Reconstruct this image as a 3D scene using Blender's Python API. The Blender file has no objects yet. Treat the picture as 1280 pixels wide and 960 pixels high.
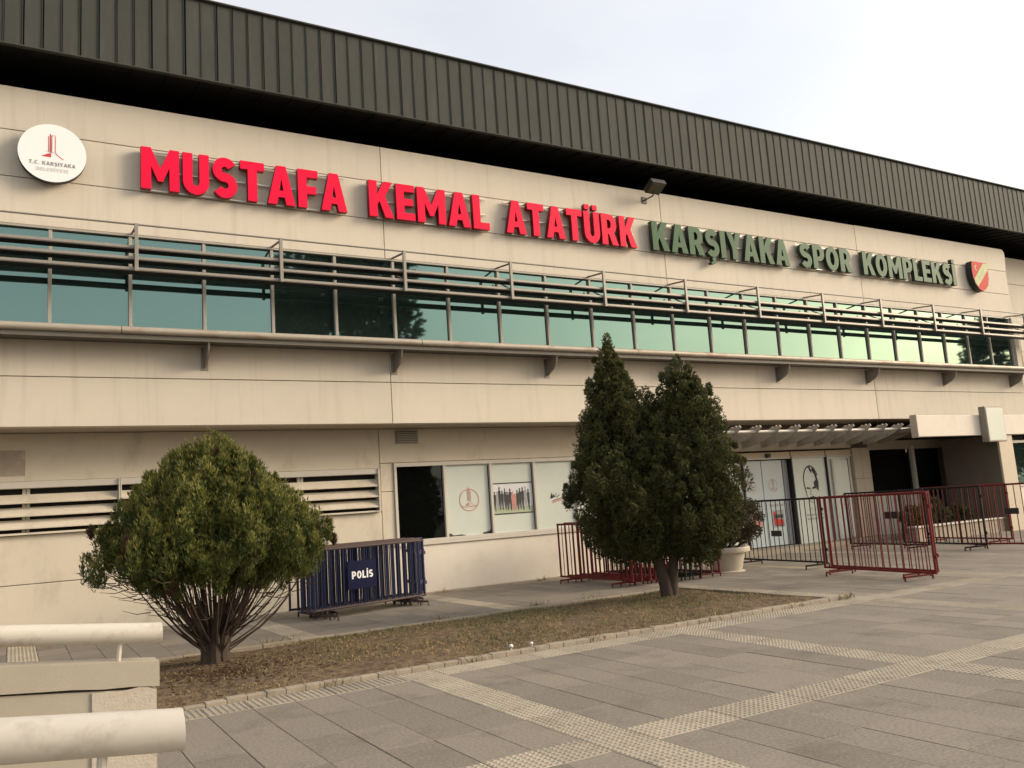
import bpy, math, random
import numpy as np
from mathutils import Vector, Matrix
random.seed(7); RNG = np.random.default_rng(7)
S = bpy.context.scene
COL = S.collection
R = math.radians

# ------------------------------------------------------------------ camera
CAM_H = 1.6
YAW, PITCH, ROLL, FPX = 0.535641, 0.144601, -0.0683177, 1062.2
fw = Vector((math.sin(YAW)*math.cos(PITCH), math.cos(YAW)*math.cos(PITCH), math.sin(PITCH)))
rt0 = Vector((math.cos(YAW), -math.sin(YAW), 0)); up0 = rt0.cross(fw)
rt = math.cos(ROLL)*rt0 + math.sin(ROLL)*up0
up = math.cos(ROLL)*up0 - math.sin(ROLL)*rt0
cd = bpy.data.cameras.new('camera'); cam = bpy.data.objects.new('camera', cd); COL.objects.link(cam)
cd.sensor_width = 36; cd.lens = FPX/1280*36; cd.clip_end = 3000; cd.clip_start = 0.05
cam.matrix_world = Matrix(((rt.x, up.x, -fw.x, 0), (rt.y, up.y, -fw.y, 0), (rt.z, up.z, -fw.z, CAM_H), (0, 0, 0, 1)))
S.camera = cam
def px(P):
    d = Vector(P) - Vector((0, 0, CAM_H)); w = d.dot(fw)
    return (640 + FPX*d.dot(rt)/w, 480 - FPX*d.dot(up)/w, w)

# ------------------------------------------------------------------ sky, sun, exposure
SUN_AZ, SUN_EL = 116.0, 22.0
wd = bpy.data.worlds.new('World'); S.world = wd; wd.use_nodes = True
nt = wd.node_tree; bg = nt.nodes['Background']
sky = nt.nodes.new('ShaderNodeTexSky'); sky.sky_type = 'NISHITA'; sky.sun_disc = False
sky.sun_elevation = R(SUN_EL); sky.sun_rotation = R(SUN_AZ)
sky.air_density = 1.2; sky.dust_density = 5.0; sky.ozone_density = 1.0; sky.altitude = 0
hz = nt.nodes.new('ShaderNodeMix'); hz.data_type = 'RGBA'; hz.inputs[0].default_value = 0.5
hz.inputs[7].default_value = (4.5, 4.25, 4.05, 1)          # even veil of thin high cloud over the whole sky
cn = nt.nodes.new('ShaderNodeTexNoise'); cn.inputs['Scale'].default_value = 2.2; cn.inputs['Detail'].default_value = 6
cm_ = nt.nodes.new('ShaderNodeMapping'); cm_.inputs['Scale'].default_value = (1, 1, 2.5); ct = nt.nodes.new('ShaderNodeTexCoord')
nt.links.new(ct.outputs['Generated'], cm_.inputs[0]); nt.links.new(cm_.outputs[0], cn.inputs['Vector'])
cr_ = nt.nodes.new('ShaderNodeMapRange'); cr_.inputs[1].default_value = .3; cr_.inputs[2].default_value = .7; cr_.inputs[3].default_value = .48; cr_.inputs[4].default_value = .72
nt.links.new(cn.outputs[0], cr_.inputs[0]); nt.links.new(cr_.outputs[0], hz.inputs[0])
nt.links.new(sky.outputs[0], hz.inputs[6]); nt.links.new(hz.outputs[2], bg.inputs[0])
bg.inputs[1].default_value = 0.10
sl = bpy.data.lights.new('sun', 'SUN'); so = bpy.data.objects.new('sun', sl); COL.objects.link(so)
sl.energy = 1.25; sl.angle = R(25); sl.color = (1.0, 0.86, 0.68)
sd = Vector((math.sin(R(SUN_AZ))*math.cos(R(SUN_EL)), math.cos(R(SUN_AZ))*math.cos(R(SUN_EL)), math.sin(R(SUN_EL))))
so.rotation_euler = (-sd).to_track_quat('-Z', 'Y').to_euler()
vs = S.view_settings; vs.view_transform = 'Standard'; vs.look = 'None'; vs.gamma = 1; vs.exposure = 1.47
try: vs.use_curve_mapping = False
except Exception: pass
S.render.engine = 'CYCLES'

# ------------------------------------------------------------------ materials
def mat(name, col, rough=0.7, metal=0.0, var=0.0, scale=4.0, bump=0.0, bscale=60.0, stretch=None, isl=0.0, objr=0.0,
        stain=None, stain_amt=0.0, stain_scale=1.5, spec=0.4, col2=None, stain_stretch=None, trans=0.0):
    m = bpy.data.materials.new(name); m.use_nodes = True
    t = m.node_tree; N = t.nodes; L = t.links; b = N['Principled BSDF']
    b.inputs['Roughness'].default_value = rough; b.inputs['Metallic'].default_value = metal
    b.inputs['Specular IOR Level'].default_value = spec
    tc = N.new('ShaderNodeTexCoord')
    def coords(st):
        geo = N.new('ShaderNodeNewGeometry')
        if st is None: return geo.outputs['Position']
        mp = N.new('ShaderNodeMapping'); mp.inputs['Scale'].default_value = st
        L.new(geo.outputs['Position'], mp.inputs['Vector']); return mp.outputs[0]
    rgb = N.new('ShaderNodeRGB'); rgb.outputs[0].default_value = (*col, 1); cur = rgb.outputs[0]
    if col2 is not None:
        n = N.new('ShaderNodeTexNoise'); n.inputs['Scale'].default_value = scale; n.inputs['Detail'].default_value = 5
        L.new(coords(stretch), n.inputs['Vector'])
        r = N.new('ShaderNodeValToRGB'); r.color_ramp.elements[0].position = .38; r.color_ramp.elements[1].position = .62
        L.new(n.outputs[0], r.inputs[0])
        x = N.new('ShaderNodeMix'); x.data_type = 'RGBA'; L.new(r.outputs[0], x.inputs[0]); L.new(cur, x.inputs[6])
        x.inputs[7].default_value = (*col2, 1); cur = x.outputs[2]
    if stain is not None:
        n = N.new('ShaderNodeTexNoise'); n.inputs['Scale'].default_value = stain_scale; n.inputs['Detail'].default_value = 8; n.inputs['Roughness'].default_value = .65
        L.new(coords(stain_stretch), n.inputs['Vector'])
        r = N.new('ShaderNodeMapRange'); r.inputs[1].default_value = .52; r.inputs[2].default_value = .75; r.inputs[3].default_value = 0; r.inputs[4].default_value = stain_amt
        L.new(n.outputs[0], r.inputs[0])
        x = N.new('ShaderNodeMix'); x.data_type = 'RGBA'; L.new(r.outputs[0], x.inputs[0]); L.new(cur, x.inputs[6])
        x.inputs[7].default_value = (*stain, 1); cur = x.outputs[2]
    val = None
    def addv(sock, amt):
        nonlocal val
        r = N.new('ShaderNodeMapRange'); r.inputs[3].default_value = -amt; r.inputs[4].default_value = amt
        L.new(sock, r.inputs[0])
        if val is None: val = r.outputs[0]
        else:
            a = N.new('ShaderNodeMath'); a.operation = 'ADD'; L.new(val, a.inputs[0]); L.new(r.outputs[0], a.inputs[1]); val = a.outputs[0]
    if var:
        n = N.new('ShaderNodeTexNoise'); n.inputs['Scale'].default_value = scale; n.inputs['Detail'].default_value = 9; n.inputs['Roughness'].default_value = .7
        L.new(coords(stretch), n.inputs['Vector']); addv(n.outputs[0], var*1.6)
    if isl:
        g = N.new('ShaderNodeNewGeometry'); addv(g.outputs['Random Per Island'], isl)
    if objr:
        o = N.new('ShaderNodeObjectInfo'); addv(o.outputs['Random'], objr)
    if val is not None:
        a = N.new('ShaderNodeMath'); a.operation = 'ADD'; L.new(val, a.inputs[0]); a.inputs[1].default_value = 1
        h = N.new('ShaderNodeHueSaturation'); L.new(a.outputs[0], h.inputs['Value']); L.new(cur, h.inputs['Color']); cur = h.outputs[0]
    L.new(cur, b.inputs['Base Color'])
    if bump:
        n = N.new('ShaderNodeTexNoise'); n.inputs['Scale'].default_value = bscale; n.inputs['Detail'].default_value = 6
        L.new(coords(None), n.inputs['Vector'])
        bp = N.new('ShaderNodeBump'); bp.inputs['Strength'].default_value = bump; bp.inputs['Distance'].default_value = .01
        L.new(n.outputs[0], bp.inputs['Height']); L.new(bp.outputs[0], b.inputs['Normal'])
    if trans:
        tr = N.new('ShaderNodeBsdfTranslucent'); L.new(cur, tr.inputs[0]); mx = N.new('ShaderNodeMixShader'); mx.inputs[0].default_value = trans
        L.new(b.outputs[0], mx.inputs[1]); L.new(tr.outputs[0], mx.inputs[2]); L.new(mx.outputs[0], N['Material Output'].inputs[0])
    return m
M = dict(
    wall=mat('facade_paint', (.58, .522, .43), .8, var=.05, scale=1.3, bump=.12, bscale=90, objr=.035, stain=(.38, .33, .27), stain_amt=.42, stain_scale=1.6, stain_stretch=(3.2, 1, .22)),
    wall_low=mat('lower_wall_paint', (.60, .535, .425), .8, var=.07, scale=1.1, bump=.15, bscale=70, stain=(.33, .27, .20), stain_amt=.6, stain_scale=1.3, stain_stretch=(1.3, 1, .6)),
    white_wall=mat('white_wall', (.66, .60, .51), .75, var=.06, scale=2, bump=.1, stain=(.4, .33, .25), stain_amt=.3, stain_scale=1.5),
    patch=mat('dirty_patch', (.36, .31, .24), .9, var=.2, scale=3, stain=(.52, .45, .35), stain_amt=.9, stain_scale=3),
    backing=mat('joint_backing', (.17, .14, .11), .9),
    soffit_c=mat('concrete_soffit', (.42, .36, .28), .85, var=.1, scale=3),
    roof=mat('roof_sheet', (.058, .061, .053), .7, spec=.15, var=.08, scale=3, objr=.05, stain=(.14, .13, .11), stain_amt=.3, stain_scale=2, stain_stretch=(3, 3, .4)),
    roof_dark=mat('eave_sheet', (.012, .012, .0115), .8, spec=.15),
    alu=mat('weathered_aluminium', (.27, .245, .21), .5, metal=.3, var=.1, scale=6),
    alu_dark=mat('grey_steel', (.25, .225, .19), .5, metal=.3, var=.12, scale=8, stain=(.20, .09, .04), stain_amt=.5, stain_scale=4),
    gutter=mat('dark_gutter', (.13, .118, .098), .6, var=.15, scale=6, stain=(.12, .06, .03), stain_amt=.5, stain_scale=3),
    rustpipe=mat('rusty_pipe', (.36, .32, .26), .55, metal=.2, var=.12, scale=5, stain=(.22, .085, .03), stain_amt=.85, stain_scale=1.6, stain_stretch=(1, 3, 3)),
    frame=mat('window_frame', (.55, .51, .44), .5, var=.05, scale=8),
    frame_grey=mat('mullion_grey', (.36, .33, .28), .5, var=.08, scale=8),
    film=mat('window_film', (.56, .60, .54), .22, var=.03, scale=1.5, spec=.5, stain=(.40, .44, .40), stain_amt=.25, stain_scale=1.2),
    film_blue=mat('door_film', (.47, .54, .55), .22, var=.03, scale=1.5, spec=.5),
    dark=mat('dark_interior', (.012, .011, .010), .8),
    side_shade=mat('pillar_shade_olive', (.12, .105, .078), .85, var=.1, scale=2),  # shade of the pillar's left side, put into the colour
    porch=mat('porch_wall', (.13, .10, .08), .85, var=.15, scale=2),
    red_face=mat('red_acrylic', (.78, .006, .050), .5, var=.05, scale=2, spec=.12),
    red_side=mat('red_return', (.22, .012, .02), .5),
    green_face=mat('green_acrylic', (.045, .105, .050), .5, var=.04, scale=2, spec=.15),
    green_side=mat('green_return', (.02, .035, .025), .5),
    steel=mat('rail_steel', (.5, .46, .40), .4, metal=.5),
    logo_white=mat('logo_white', (.82, .82, .82), .35),
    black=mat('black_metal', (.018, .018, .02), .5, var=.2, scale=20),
    grey_print=mat('grey_print', (.30, .30, .31), .6),
    dark_print=mat('dark_print', (.035, .035, .035), .6),
    lgrey_print=mat('light_grey_print', (.62, .63, .64), .6),
    red_print=mat('red_print', (.55, .05, .05), .6),
    pink_print=mat('faded_red_print', (.50, .22, .19), .6),
    green_print=mat('green_print', (.36, .42, .28), .6),
    crest_red=mat('crest_red', (.50, .055, .04), .6, spec=.1), crest_yellow=mat('crest_cream', (.48, .50, .27), .6, spec=.1),
    bar_red=mat('red_barrier_paint', (.135, .015, .015), .6, spec=.2, var=.2, scale=14, stain=(.08, .02, .015), stain_amt=.6, stain_scale=9),
    bar_black=mat('black_barrier_paint', (.013, .014, .013), .6, spec=.15, var=.2, scale=14, stain=(.09, .03, .02), stain_amt=.4, stain_scale=9),
    bar_blue=mat('navy_barrier_paint', (.012, .018, .058), .6, var=.2, scale=14, stain=(.05, .025, .02), stain_amt=.5, stain_scale=7),
    bar_rust=mat('rusty_rail_paint', (.06, .038, .034), .65, var=.25, scale=18),
    bar_maroon=mat('dark_brown_paint', (.05, .028, .02), .6, var=.2, scale=14),
    plate_blue=mat('navy_plate', (.008, .010, .038), .7, var=.1, scale=8, spec=.1),
    white_paint=mat('white_paint', (.75, .75, .73), .5, var=.05, scale=20),
    rail_white=mat('white_rail_paint', (.57, .525, .445), .45, var=.05, scale=3, bump=.06, bscale=40, stain=(.30, .25, .19), stain_amt=.6, stain_scale=11.0),
    ramp=mat('ramp_wall_paint', (.40, .355, .275), .8, var=.08, scale=3, bump=.12, bscale=130, stain=(.36, .30, .23), stain_amt=.4, stain_scale=2.5),
    ramp_patch=mat('bare_plaster', (.50, .445, .36), .85, var=.14, scale=7, bump=.3, bscale=80, stain=(.30, .23, .165), stain_amt=.9, stain_scale=7),
    slab=mat('paver_granite', (.212, .185, .150), .85, var=.55, scale=42, bump=.35, bscale=120, objr=.13, stain=(.115, .098, .08), stain_amt=.7, stain_scale=1.7),
    slab_rest=mat('paver_granite_far', (.212, .185, .150), .85, var=.55, scale=42, bump=.35, bscale=120, isl=.13, stain=(.115, .098, .08), stain_amt=.7, stain_scale=1.7),
    tactile=mat('tactile_cream', (.36, .313, .24), .8, var=.2, scale=12, bump=.3, bscale=120, objr=.12, stain=(.19, .16, .125), stain_amt=.75, stain_scale=2.2),
    joint=mat('paving_joint', (.055, .047, .038), .95, var=.2, scale=8),
    ground=mat('asphalt_ground', (.10, .092, .08), .9, var=.2, scale=2, bump=.3, bscale=60),
    kerb=mat('kerb_concrete', (.30, .255, .195), .85, var=.16, scale=9, bump=.4, bscale=60, objr=.08, stain=(.14, .11, .08), stain_amt=.6, stain_scale=4),
    soil=mat('soil', (.088, .056, .033), .95, var=.3, scale=12, bump=.9, bscale=30, col2=(.15, .105, .058)),
    grass_dry=mat('dry_grass', (.30, .215, .10), .8, isl=.5),
    grass_green=mat('green_grass', (.10, .11, .035), .8, isl=.4),
    bark=mat('bark', (.055, .039, .028), .9, var=.35, scale=14, bump=.9, bscale=40, stretch=(3, 3, .6)),
    twig=mat('twig', (.060, .042, .030), .9, var=.2, scale=8),
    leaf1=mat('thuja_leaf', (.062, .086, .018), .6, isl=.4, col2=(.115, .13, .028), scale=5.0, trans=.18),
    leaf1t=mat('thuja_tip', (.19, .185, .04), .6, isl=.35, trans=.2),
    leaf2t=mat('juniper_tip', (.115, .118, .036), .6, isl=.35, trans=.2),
    leaf1b=mat('thuja_leaf_brown', (.095, .055, .028), .7, isl=.3, trans=.1),
    leaf2=mat('juniper_leaf', (.046, .056, .019), .62, isl=.45, col2=(.092, .096, .030), scale=4.5, trans=.15),
    leaf3=mat('shrub_leaf', (.060, .058, .024), .65, isl=.35, col2=(.085, .066, .032), scale=6, trans=.15),
    leaf_far=mat('roadside_leaf', (.035, .05, .02), .6, isl=.3),
    pot=mat('pot_concrete', (.52, .46, .37), .75, var=.07, scale=5, bump=.15),
    fin=mat('pergola_fin', (.30, .27, .225), .75, var=.15, scale=6, stain=(.11, .09, .07), stain_amt=.6, stain_scale=5),
    fin_rail=mat('pergola_rail', (.52, .48, .41), .5, var=.08, scale=5),
    header=mat('door_header', (.55, .44, .30), .5, var=.06, scale=6),
    orange=mat('orange_plastic', (.65, .13, .05), .4),
    tilew=mat('column_tile', (.48, .41, .31), .55, var=.06, scale=4, objr=.04),
    lamp_body=mat('floodlight_body', (.045, .042, .036), .5, metal=.3),
    lamp_glass=mat('floodlight_glass', (.10, .095, .06), .15),
    mush=mat('white_cap', (.75, .73, .68), .6),
)
def glass_mat(name, base, wav):
    m = bpy.data.materials.new(name); m.use_nodes = True; t = m.node_tree; b = t.nodes['Principled BSDF']
    b.inputs['Base Color'].default_value = (*base, 1); b.inputs['Metallic'].default_value = .92; b.inputs['Roughness'].default_value = .025
    n = t.nodes.new('ShaderNodeTexNoise'); n.inputs['Scale'].default_value = .9; n.inputs['Detail'].default_value = 1
    g = t.nodes.new('ShaderNodeNewGeometry'); t.links.new(g.outputs['Position'], n.inputs['Vector'])
    bp = t.nodes.new('ShaderNodeBump'); bp.inputs['Strength'].default_value = wav; bp.inputs['Distance'].default_value = .02
    t.links.new(n.outputs[0], bp.inputs['Height']); t.links.new(bp.outputs[0], b.inputs['Normal'])
    return m
M['glass'] = glass_mat('teal_reflective_glass', (.145, .235, .212), .12)
M['glass_dark'] = glass_mat('dark_glass', (.035, .04, .04), .1)

# ------------------------------------------------------------------ helpers
WL = {}
def wloc(o): return WL.get(o.name, Vector((0, 0, 0)))
def link(o, parent=None, loc=(0, 0, 0)):
    COL.objects.link(o)
    if parent is not None:
        o.parent = parent; o.location = Vector(loc) - wloc(parent)
    else: o.location = loc
    WL[o.name] = Vector(loc); return o
def tag(o, label=None, cat=None, group=None, kind=None):
    if label: o['label'] = label
    if cat: o['category'] = cat
    if group: o['group'] = group
    if kind: o['kind'] = kind
    return o
def empty(name, loc, label=None, cat=None, group=None, kind=None, parent=None):
    o = bpy.data.objects.new(name, None); o.empty_display_size = .2
    link(o, parent, loc); return tag(o, label, cat, group, kind)
class MB:
    def __init__(s): s.v = []; s.f = []; s.mi = []; s.cm = 0
    def add(s, v, f):
        n = len(s.v); s.v += [tuple(p) for p in v]; s.f += [[i+n for i in q] for q in f]; s.mi += [s.cm]*len(f); return s
    def box(s, x0, x1, y0, y1, z0, z1, b=0.0):
        if b <= 0:
            v = [(x, y, z) for z in (z0, z1) for y in (y0, y1) for x in (x0, x1)]
            return s.add(v, [[0, 2, 3, 1], [4, 5, 7, 6], [0, 1, 5, 4], [2, 6, 7, 3], [0, 4, 6, 2], [1, 3, 7, 5]])
        # chamfered box: 24 verts
        v = []; idx = {}
        for sx in (0, 1):
            for sy in (0, 1):
                for sz in (0, 1):
                    X = (x0, x1)[sx]; Y = (y0, y1)[sy]; Z = (z0, z1)[sz]; dx = b*(1-2*sx); dy = b*(1-2*sy); dz = b*(1-2*sz)
                    for a, p in enumerate(((X, Y+dy, Z+dz), (X+dx, Y, Z+dz), (X+dx, Y+dy, Z))):
                        idx[(sx, sy, sz, a)] = len(v); v.append(p)
        g = lambda *k: idx[k]; f = []
        for a in (0, 1): f.append([g(a, 0, 0, 0), g(a, 1, 0, 0), g(a, 1, 1, 0), g(a, 0, 1, 0)][::(-1 if a == 0 else 1)])
        for a in (0, 1): f.append([g(0, a, 0, 1), g(1, a, 0, 1), g(1, a, 1, 1), g(0, a, 1, 1)][::(1 if a == 0 else -1)])
        for a in (0, 1): f.append([g(0, 0, a, 2), g(1, 0, a, 2), g(1, 1, a, 2), g(0, 1, a, 2)][::(-1 if a == 0 else 1)])
        for a in (0, 1):
            for c in (0, 1):
                f.append([g(a, c, 0, 0), g(a, c, 1, 0), g(a, c, 1, 1), g(a, c, 0, 1)])
                f.append([g(a, 0, c, 0), g(a, 1, c, 0), g(a, 1, c, 2), g(a, 0, c, 2)])
                f.append([g(0, a, c, 1), g(1, a, c, 1), g(1, a, c, 2), g(0, a, c, 2)])
        for sx in (0, 1):
            for sy in (0, 1):
                for sz in (0, 1): f.append([g(sx, sy, sz, 0), g(sx, sy, sz, 1), g(sx, sy, sz, 2)])
        return s.add(v, f)
    def tube(s, pts, r, n=8, cap=True):
        pts = [Vector(p) for p in pts]; rr = r if isinstance(r, (list, tuple)) else [r]*len(pts)
        v = []; f = []; u = None
        for i, p in enumerate(pts):
            d = (pts[min(i+1, len(pts)-1)] - pts[max(i-1, 0)]).normalized()
            if u is None:
                u = d.cross(Vector((0, 0, 1)) if abs(d.z) < .9 else Vector((1, 0, 0))).normalized()
            else: u = (u - d*u.dot(d)).normalized()
            w = d.cross(u)
            for k in range(n):
                a = 2*math.pi*k/n; v.append(p + (u*math.cos(a) + w*math.sin(a))*rr[i])
        for i in range(len(pts)-1):
            for k in range(n):
                a = i*n+k; b = i*n+(k+1) % n; f.append([a, b, b+n, a+n])
        if cap: f.append(list(range(n))[::-1]); f.append([len(v)-n+k for k in range(n)])
        return s.add(v, f)
    def prism(s, poly, axis, a0, a1):
        # poly: 2D points; axis 'x': (y,z) 'y': (x,z) 'z': (x,y)
        mk = {'x': lambda p, a: (a, p[0], p[1]), 'y': lambda p, a: (p[0], a, p[1]), 'z': lambda p, a: (p[0], p[1], a)}[axis]
        n = len(poly); v = [mk(p, a0) for p in poly] + [mk(p, a1) for p in poly]
        f = [list(range(n)), list(range(n, 2*n))[::-1]] + [[i, n+i, n+(i+1) % n, (i+1) % n] for i in range(n)]
        return s.add(v, f)
    def lathe(s, prof, c, n=32):
        v = []; f = []
        for r, z in prof:
            for k in range(n): a = 2*math.pi*k/n; v.append((c[0]+r*math.cos(a), c[1]+r*math.sin(a), c[2]+z))
        for i in range(len(prof)-1):
            for k in range(n): a = i*n+k; b = i*n+(k+1) % n; f.append([a, b, b+n, a+n])
        return s.add(v, f)
    def mesh(s, name, mats, org=(0, 0, 0), smooth=False):
        me = bpy.data.meshes.new(name); o = Vector(org)
        me.from_pydata([(p[0]-o.x, p[1]-o.y, p[2]-o.z) for p in s.v], [], s.f)
        for m in (mats if isinstance(mats, (list, tuple)) else [mats]): me.materials.append(m)
        if any(s.mi): me.polygons.foreach_set('material_index', s.mi)
        me.update()
        import bmesh
        if len(s.f) < 60000:
            bm = bmesh.new(); bm.from_mesh(me); bmesh.ops.recalc_face_normals(bm, faces=bm.faces); bm.to_mesh(me); bm.free()
        if smooth:
            me.shade_smooth()
            if smooth != 'all':
                try: me.set_sharp_from_angle(angle=R(40))
                except Exception: pass
        return me
    def build(s, name, mats, parent=None, smooth=False, loc=None):
        l = loc if loc is not None else (wloc(parent) if parent is not None else Vector((0, 0, 0)))
        o = bpy.data.objects.new(name, s.mesh(name, mats, l, smooth)); return link(o, parent, l)
def inst(name, me, parent, loc, rz=0):
    o = bpy.data.objects.new(name, me); link(o, parent, loc); o.rotation_euler.z = rz; return o

# ------------------------------------------------------------------ lettering outlines (cap height 1)
def arc(cx, cy, rx, ry, a0, a1, n=10):
    return [(cx+rx*math.cos(R(a0+(a1-a0)*i/n)), cy+ry*math.sin(R(a0+(a1-a0)*i/n))) for i in range(n+1)]
def stroke(pts, h):
    L_, R_ = [], []
    for i, p in enumerate(pts):
        a = pts[max(i-1, 0)]; b = pts[min(i+1, len(pts)-1)]; dx, dy = b[0]-a[0], b[1]-a[1]; d = math.hypot(dx, dy) or 1
        L_.append((p[0]-dy/d*h, p[1]+dx/d*h)); R_.append((p[0]+dy/d*h, p[1]-dx/d*h))
    return L_ + R_[::-1]
def rect(x0, x1, y0, y1): return [(x0, y0), (x1, y0), (x1, y1), (x0, y1)]
def S_line(w=.115): return stroke(arc(.32, .70, .20, .192, 28, 270, 18) + arc(.32, .308, .205, .2, 90, -150, 18)[1:], w)
bowl = arc(.34, .66, .32, .34, -90, 90, 12)
GL = {
 'I': (.25, [rect(0, .25, 0, 1)]),
 'L': (.56, [[(0, 0), (.56, 0), (.56, .2), (.25, .2), (.25, 1), (0, 1)]]),
 'T': (.64, [[(.195, 0), (.445, 0), (.445, .79), (.64, .79), (.64, 1), (0, 1), (0, .79), (.195, .79)]]),
 'E': (.58, [[(0, 0), (.58, 0), (.58, .2), (.25, .2), (.25, .41), (.53, .41), (.53, .6), (.25, .6), (.25, .8), (.58, .8), (.58, 1), (0, 1)]]),
 'F': (.57, [[(0, 0), (.25, 0), (.25, .37), (.52, .37), (.52, .57), (.25, .57), (.25, .8), (.57, .8), (.57, 1), (0, 1)]]),
 'A': (.76, [[(0, 0), (.25, 0), (.295, .19), (.465, .19), (.51, 0), (.76, 0), (.51, 1), (.25, 1)], [(.325, .36), (.435, .36), (.38, .67)]]),
 'M': (.92, [[(0, 0), (.24, 0), (.24, .55), (.40, .2), (.52, .2), (.68, .55), (.68, 0), (.92, 0), (.92, 1), (.69, 1), (.46, .52), (.23, 1), (0, 1)]]),
 'K': (.75, [[(0, 0), (.25, 0), (.25, .34), (.315, .44), (.48, 0), (.75, 0), (.49, .58), (.73, 1), (.46, 1), (.25, .62), (.25, 1), (0, 1)]]),
 'Y': (.73, [[(.24, 0), (.49, 0), (.49, .4), (.73, 1), (.47, 1), (.365, .66), (.26, 1), (0, 1), (.24, .4)]]),
 'U': (.66, [[(0, 1), (0, .32)] + arc(.33, .32, .33, .33, 180, 360, 16)[1:-1] + [(.66, .32), (.66, 1), (.415, 1), (.415, .32)] + arc(.33, .32, .085, .12, 0, -180, 10)[1:-1] + [(.245, .32), (.245, 1)]]),
 'O': (.74, [arc(.37, .5, .37, .51, 0, 357, 28), arc(.37, .5, .125, .29, 0, 353, 20)]),
 'P': (.66, [[(0, 0), (.25, 0), (.25, .32)] + bowl + [(0, 1)], [(.25, .51)] + arc(.33, .66, .085, .15, -90, 90, 8) + [(.25, .81)]]),
 'R': (.71, [[(0, 0), (.25, 0), (.25, .345), (.295, .345), (.44, 0), (.71, 0), (.53, .395)] + arc(.34, .67, .32, .33, -52, 90, 12) + [(0, 1)], [(.25, .53)] + arc(.33, .67, .085, .14, -90, 90, 8) + [(.25, .81)]]),
 'S': (.64, [S_line()]),
 'C': (.66, [stroke(arc(.36, .5, .25, .39, 45, 315, 20), .11)]),
 'D': (.70, [[(0, 0), (.3, 0)] + arc(.3, .5, .4, .5, -90, 90, 14)[1:] + [(0, 1)], [(.25, .2), (.3, .2)] + arc(.3, .5, .16, .3, -90, 90, 10)[1:] + [(.25, .8)]]),
 'B': (.66, [[(0, 0), (.36, 0)] + arc(.38, .27, .28, .27, -90, 75, 8)[1:] + arc(.36, .75, .27, .25, -60, 90, 8) + [(0, 1)], rect(.25, .4, .19, .39), rect(.25, .38, .6, .81)]),
 '.': (.24, [rect(0, .22, 0, .2)]),
}
GL['Ş'] = (.64, GL['S'][1] + [[(.24, -.04), (.40, -.04), (.44, -.12), (.38, -.24), (.20, -.27), (.18, -.19), (.28, -.165), (.26, -.1)]])
GL['Ü'] = (.66, GL['U'][1] + [rect(.06, .26, 1.06, 1.22), rect(.40, .60, 1.06, 1.22)])
GL['İ'] = (.25, GL['I'][1] + [rect(.02, .23, 1.06, 1.24)])
DG = bpy.context.evaluated_depsgraph_get()
def fill(splines, name, ext=0.0):
    cu = bpy.data.curves.new(name, 'CURVE'); cu.dimensions = '2D'; cu.fill_mode = 'BOTH'; cu.extrude = ext
    for pts in splines:
        sp = cu.splines.new('POLY'); sp.points.add(len(pts)-1)
        for p, q in zip(sp.points, pts): p.co = (q[0], q[1], 0, 1)
        sp.use_cyclic_u = True
    o = bpy.data.objects.new(name, cu); COL.objects.link(o); DG.update()
    me = bpy.data.meshes.new_from_object(o.evaluated_get(DG)); bpy.data.objects.remove(o); bpy.data.curves.remove(cu); me.name = name
    return me
ROT = Matrix.Rotation(R(90), 4, 'X')
def flat(name, splines, m, parent, x, y, z, sx, sz, ext=0.0):
    """a filled outline standing in the facade plane, facing the forecourt"""
    me = fill([[(p[0]*sx, p[1]*sz) for p in s] for s in splines], name, ext)
    me.transform(ROT); me.materials.clear(); me.materials.append(m)
    o = bpy.data.objects.new(name, me); return link(o, parent, (x, y, z))
def text_width(t, gap): return sum(GL[c][0] if c != ' ' else .3 for c in t) + gap*(len(t)-1)
def flat_text(t, m, parent, x0, x1, y, z0, h, gap=.09, name='lettering'):
    k = (x1-x0)/text_width(t, gap); x = 0; sp = []
    for c in t:
        if c == ' ': x += .3 + gap; continue
        w, g = GL[c]; sp += [[((p[0]+x)*k, p[1]*h) for p in s] for s in g]; x += w + gap
    return flat(name, sp, m, parent, x0, y, z0, 1, 1)

# ================================================================== the setting: ground and paving
g = MB().add([(-400, -300, -.03), (500, -300, -.03), (500, 500, -.03), (-400, 500, -.03)], [[0, 1, 2, 3]]).build('ground', M['ground'])
tag(g, kind='structure')
PX0, PX1, PY0, PY1 = -6.0, 46.0, -1.2, 16.4
BX0, BX1, BY0, BY1 = -3.09, 10.24, 8.40, 11.95        # planting bed outer limits
pave = empty('paving', (0, 0, 0), kind='structure', label='grey granite paved forecourt with cream tactile strips')
b = MB()
for x0, x1, y0, y1 in ((PX0, PX1, PY0, BY0), (PX0, BX0, BY0, BY1), (BX1, PX1, BY0, BY1), (PX0, PX1, BY1, PY1)):
    b.box(x0, x1, y0, y1, -.09, -.012)
b.build('paving_bed', M['joint'], pave)
T = .381
SX = [3.385 + 3.43*k for k in range(-3, 13)]           # cream strips running towards the building
SYR = [(1.46, 1.84), (4.74, 5.12), (8.005, 8.385)]     # cream strips running along it
def dome_tile():
    m = MB().box(-T/2+.003, T/2-.003, -T/2+.003, T/2-.003, -.05, 0, .003); n = 8
    for i in range(n):
        for j in range(n):
            cx = (i-(n-1)/2)*T/n; cy = (j-(n-1)/2)*T/n; v = []
            for r, z in ((.0165, -.001), (.010, .006)):
                for k in range(6): a = k*math.pi/3; v.append((cx+r*math.cos(a), cy+r*math.sin(a), z))
            m.add(v, [[k, (k+1) % 6, 6+(k+1) % 6, 6+k] for k in range(6)] + [[6, 7, 8, 9, 10, 11]])
    return m.mesh('dome_tile', M['tactile'])
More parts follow.
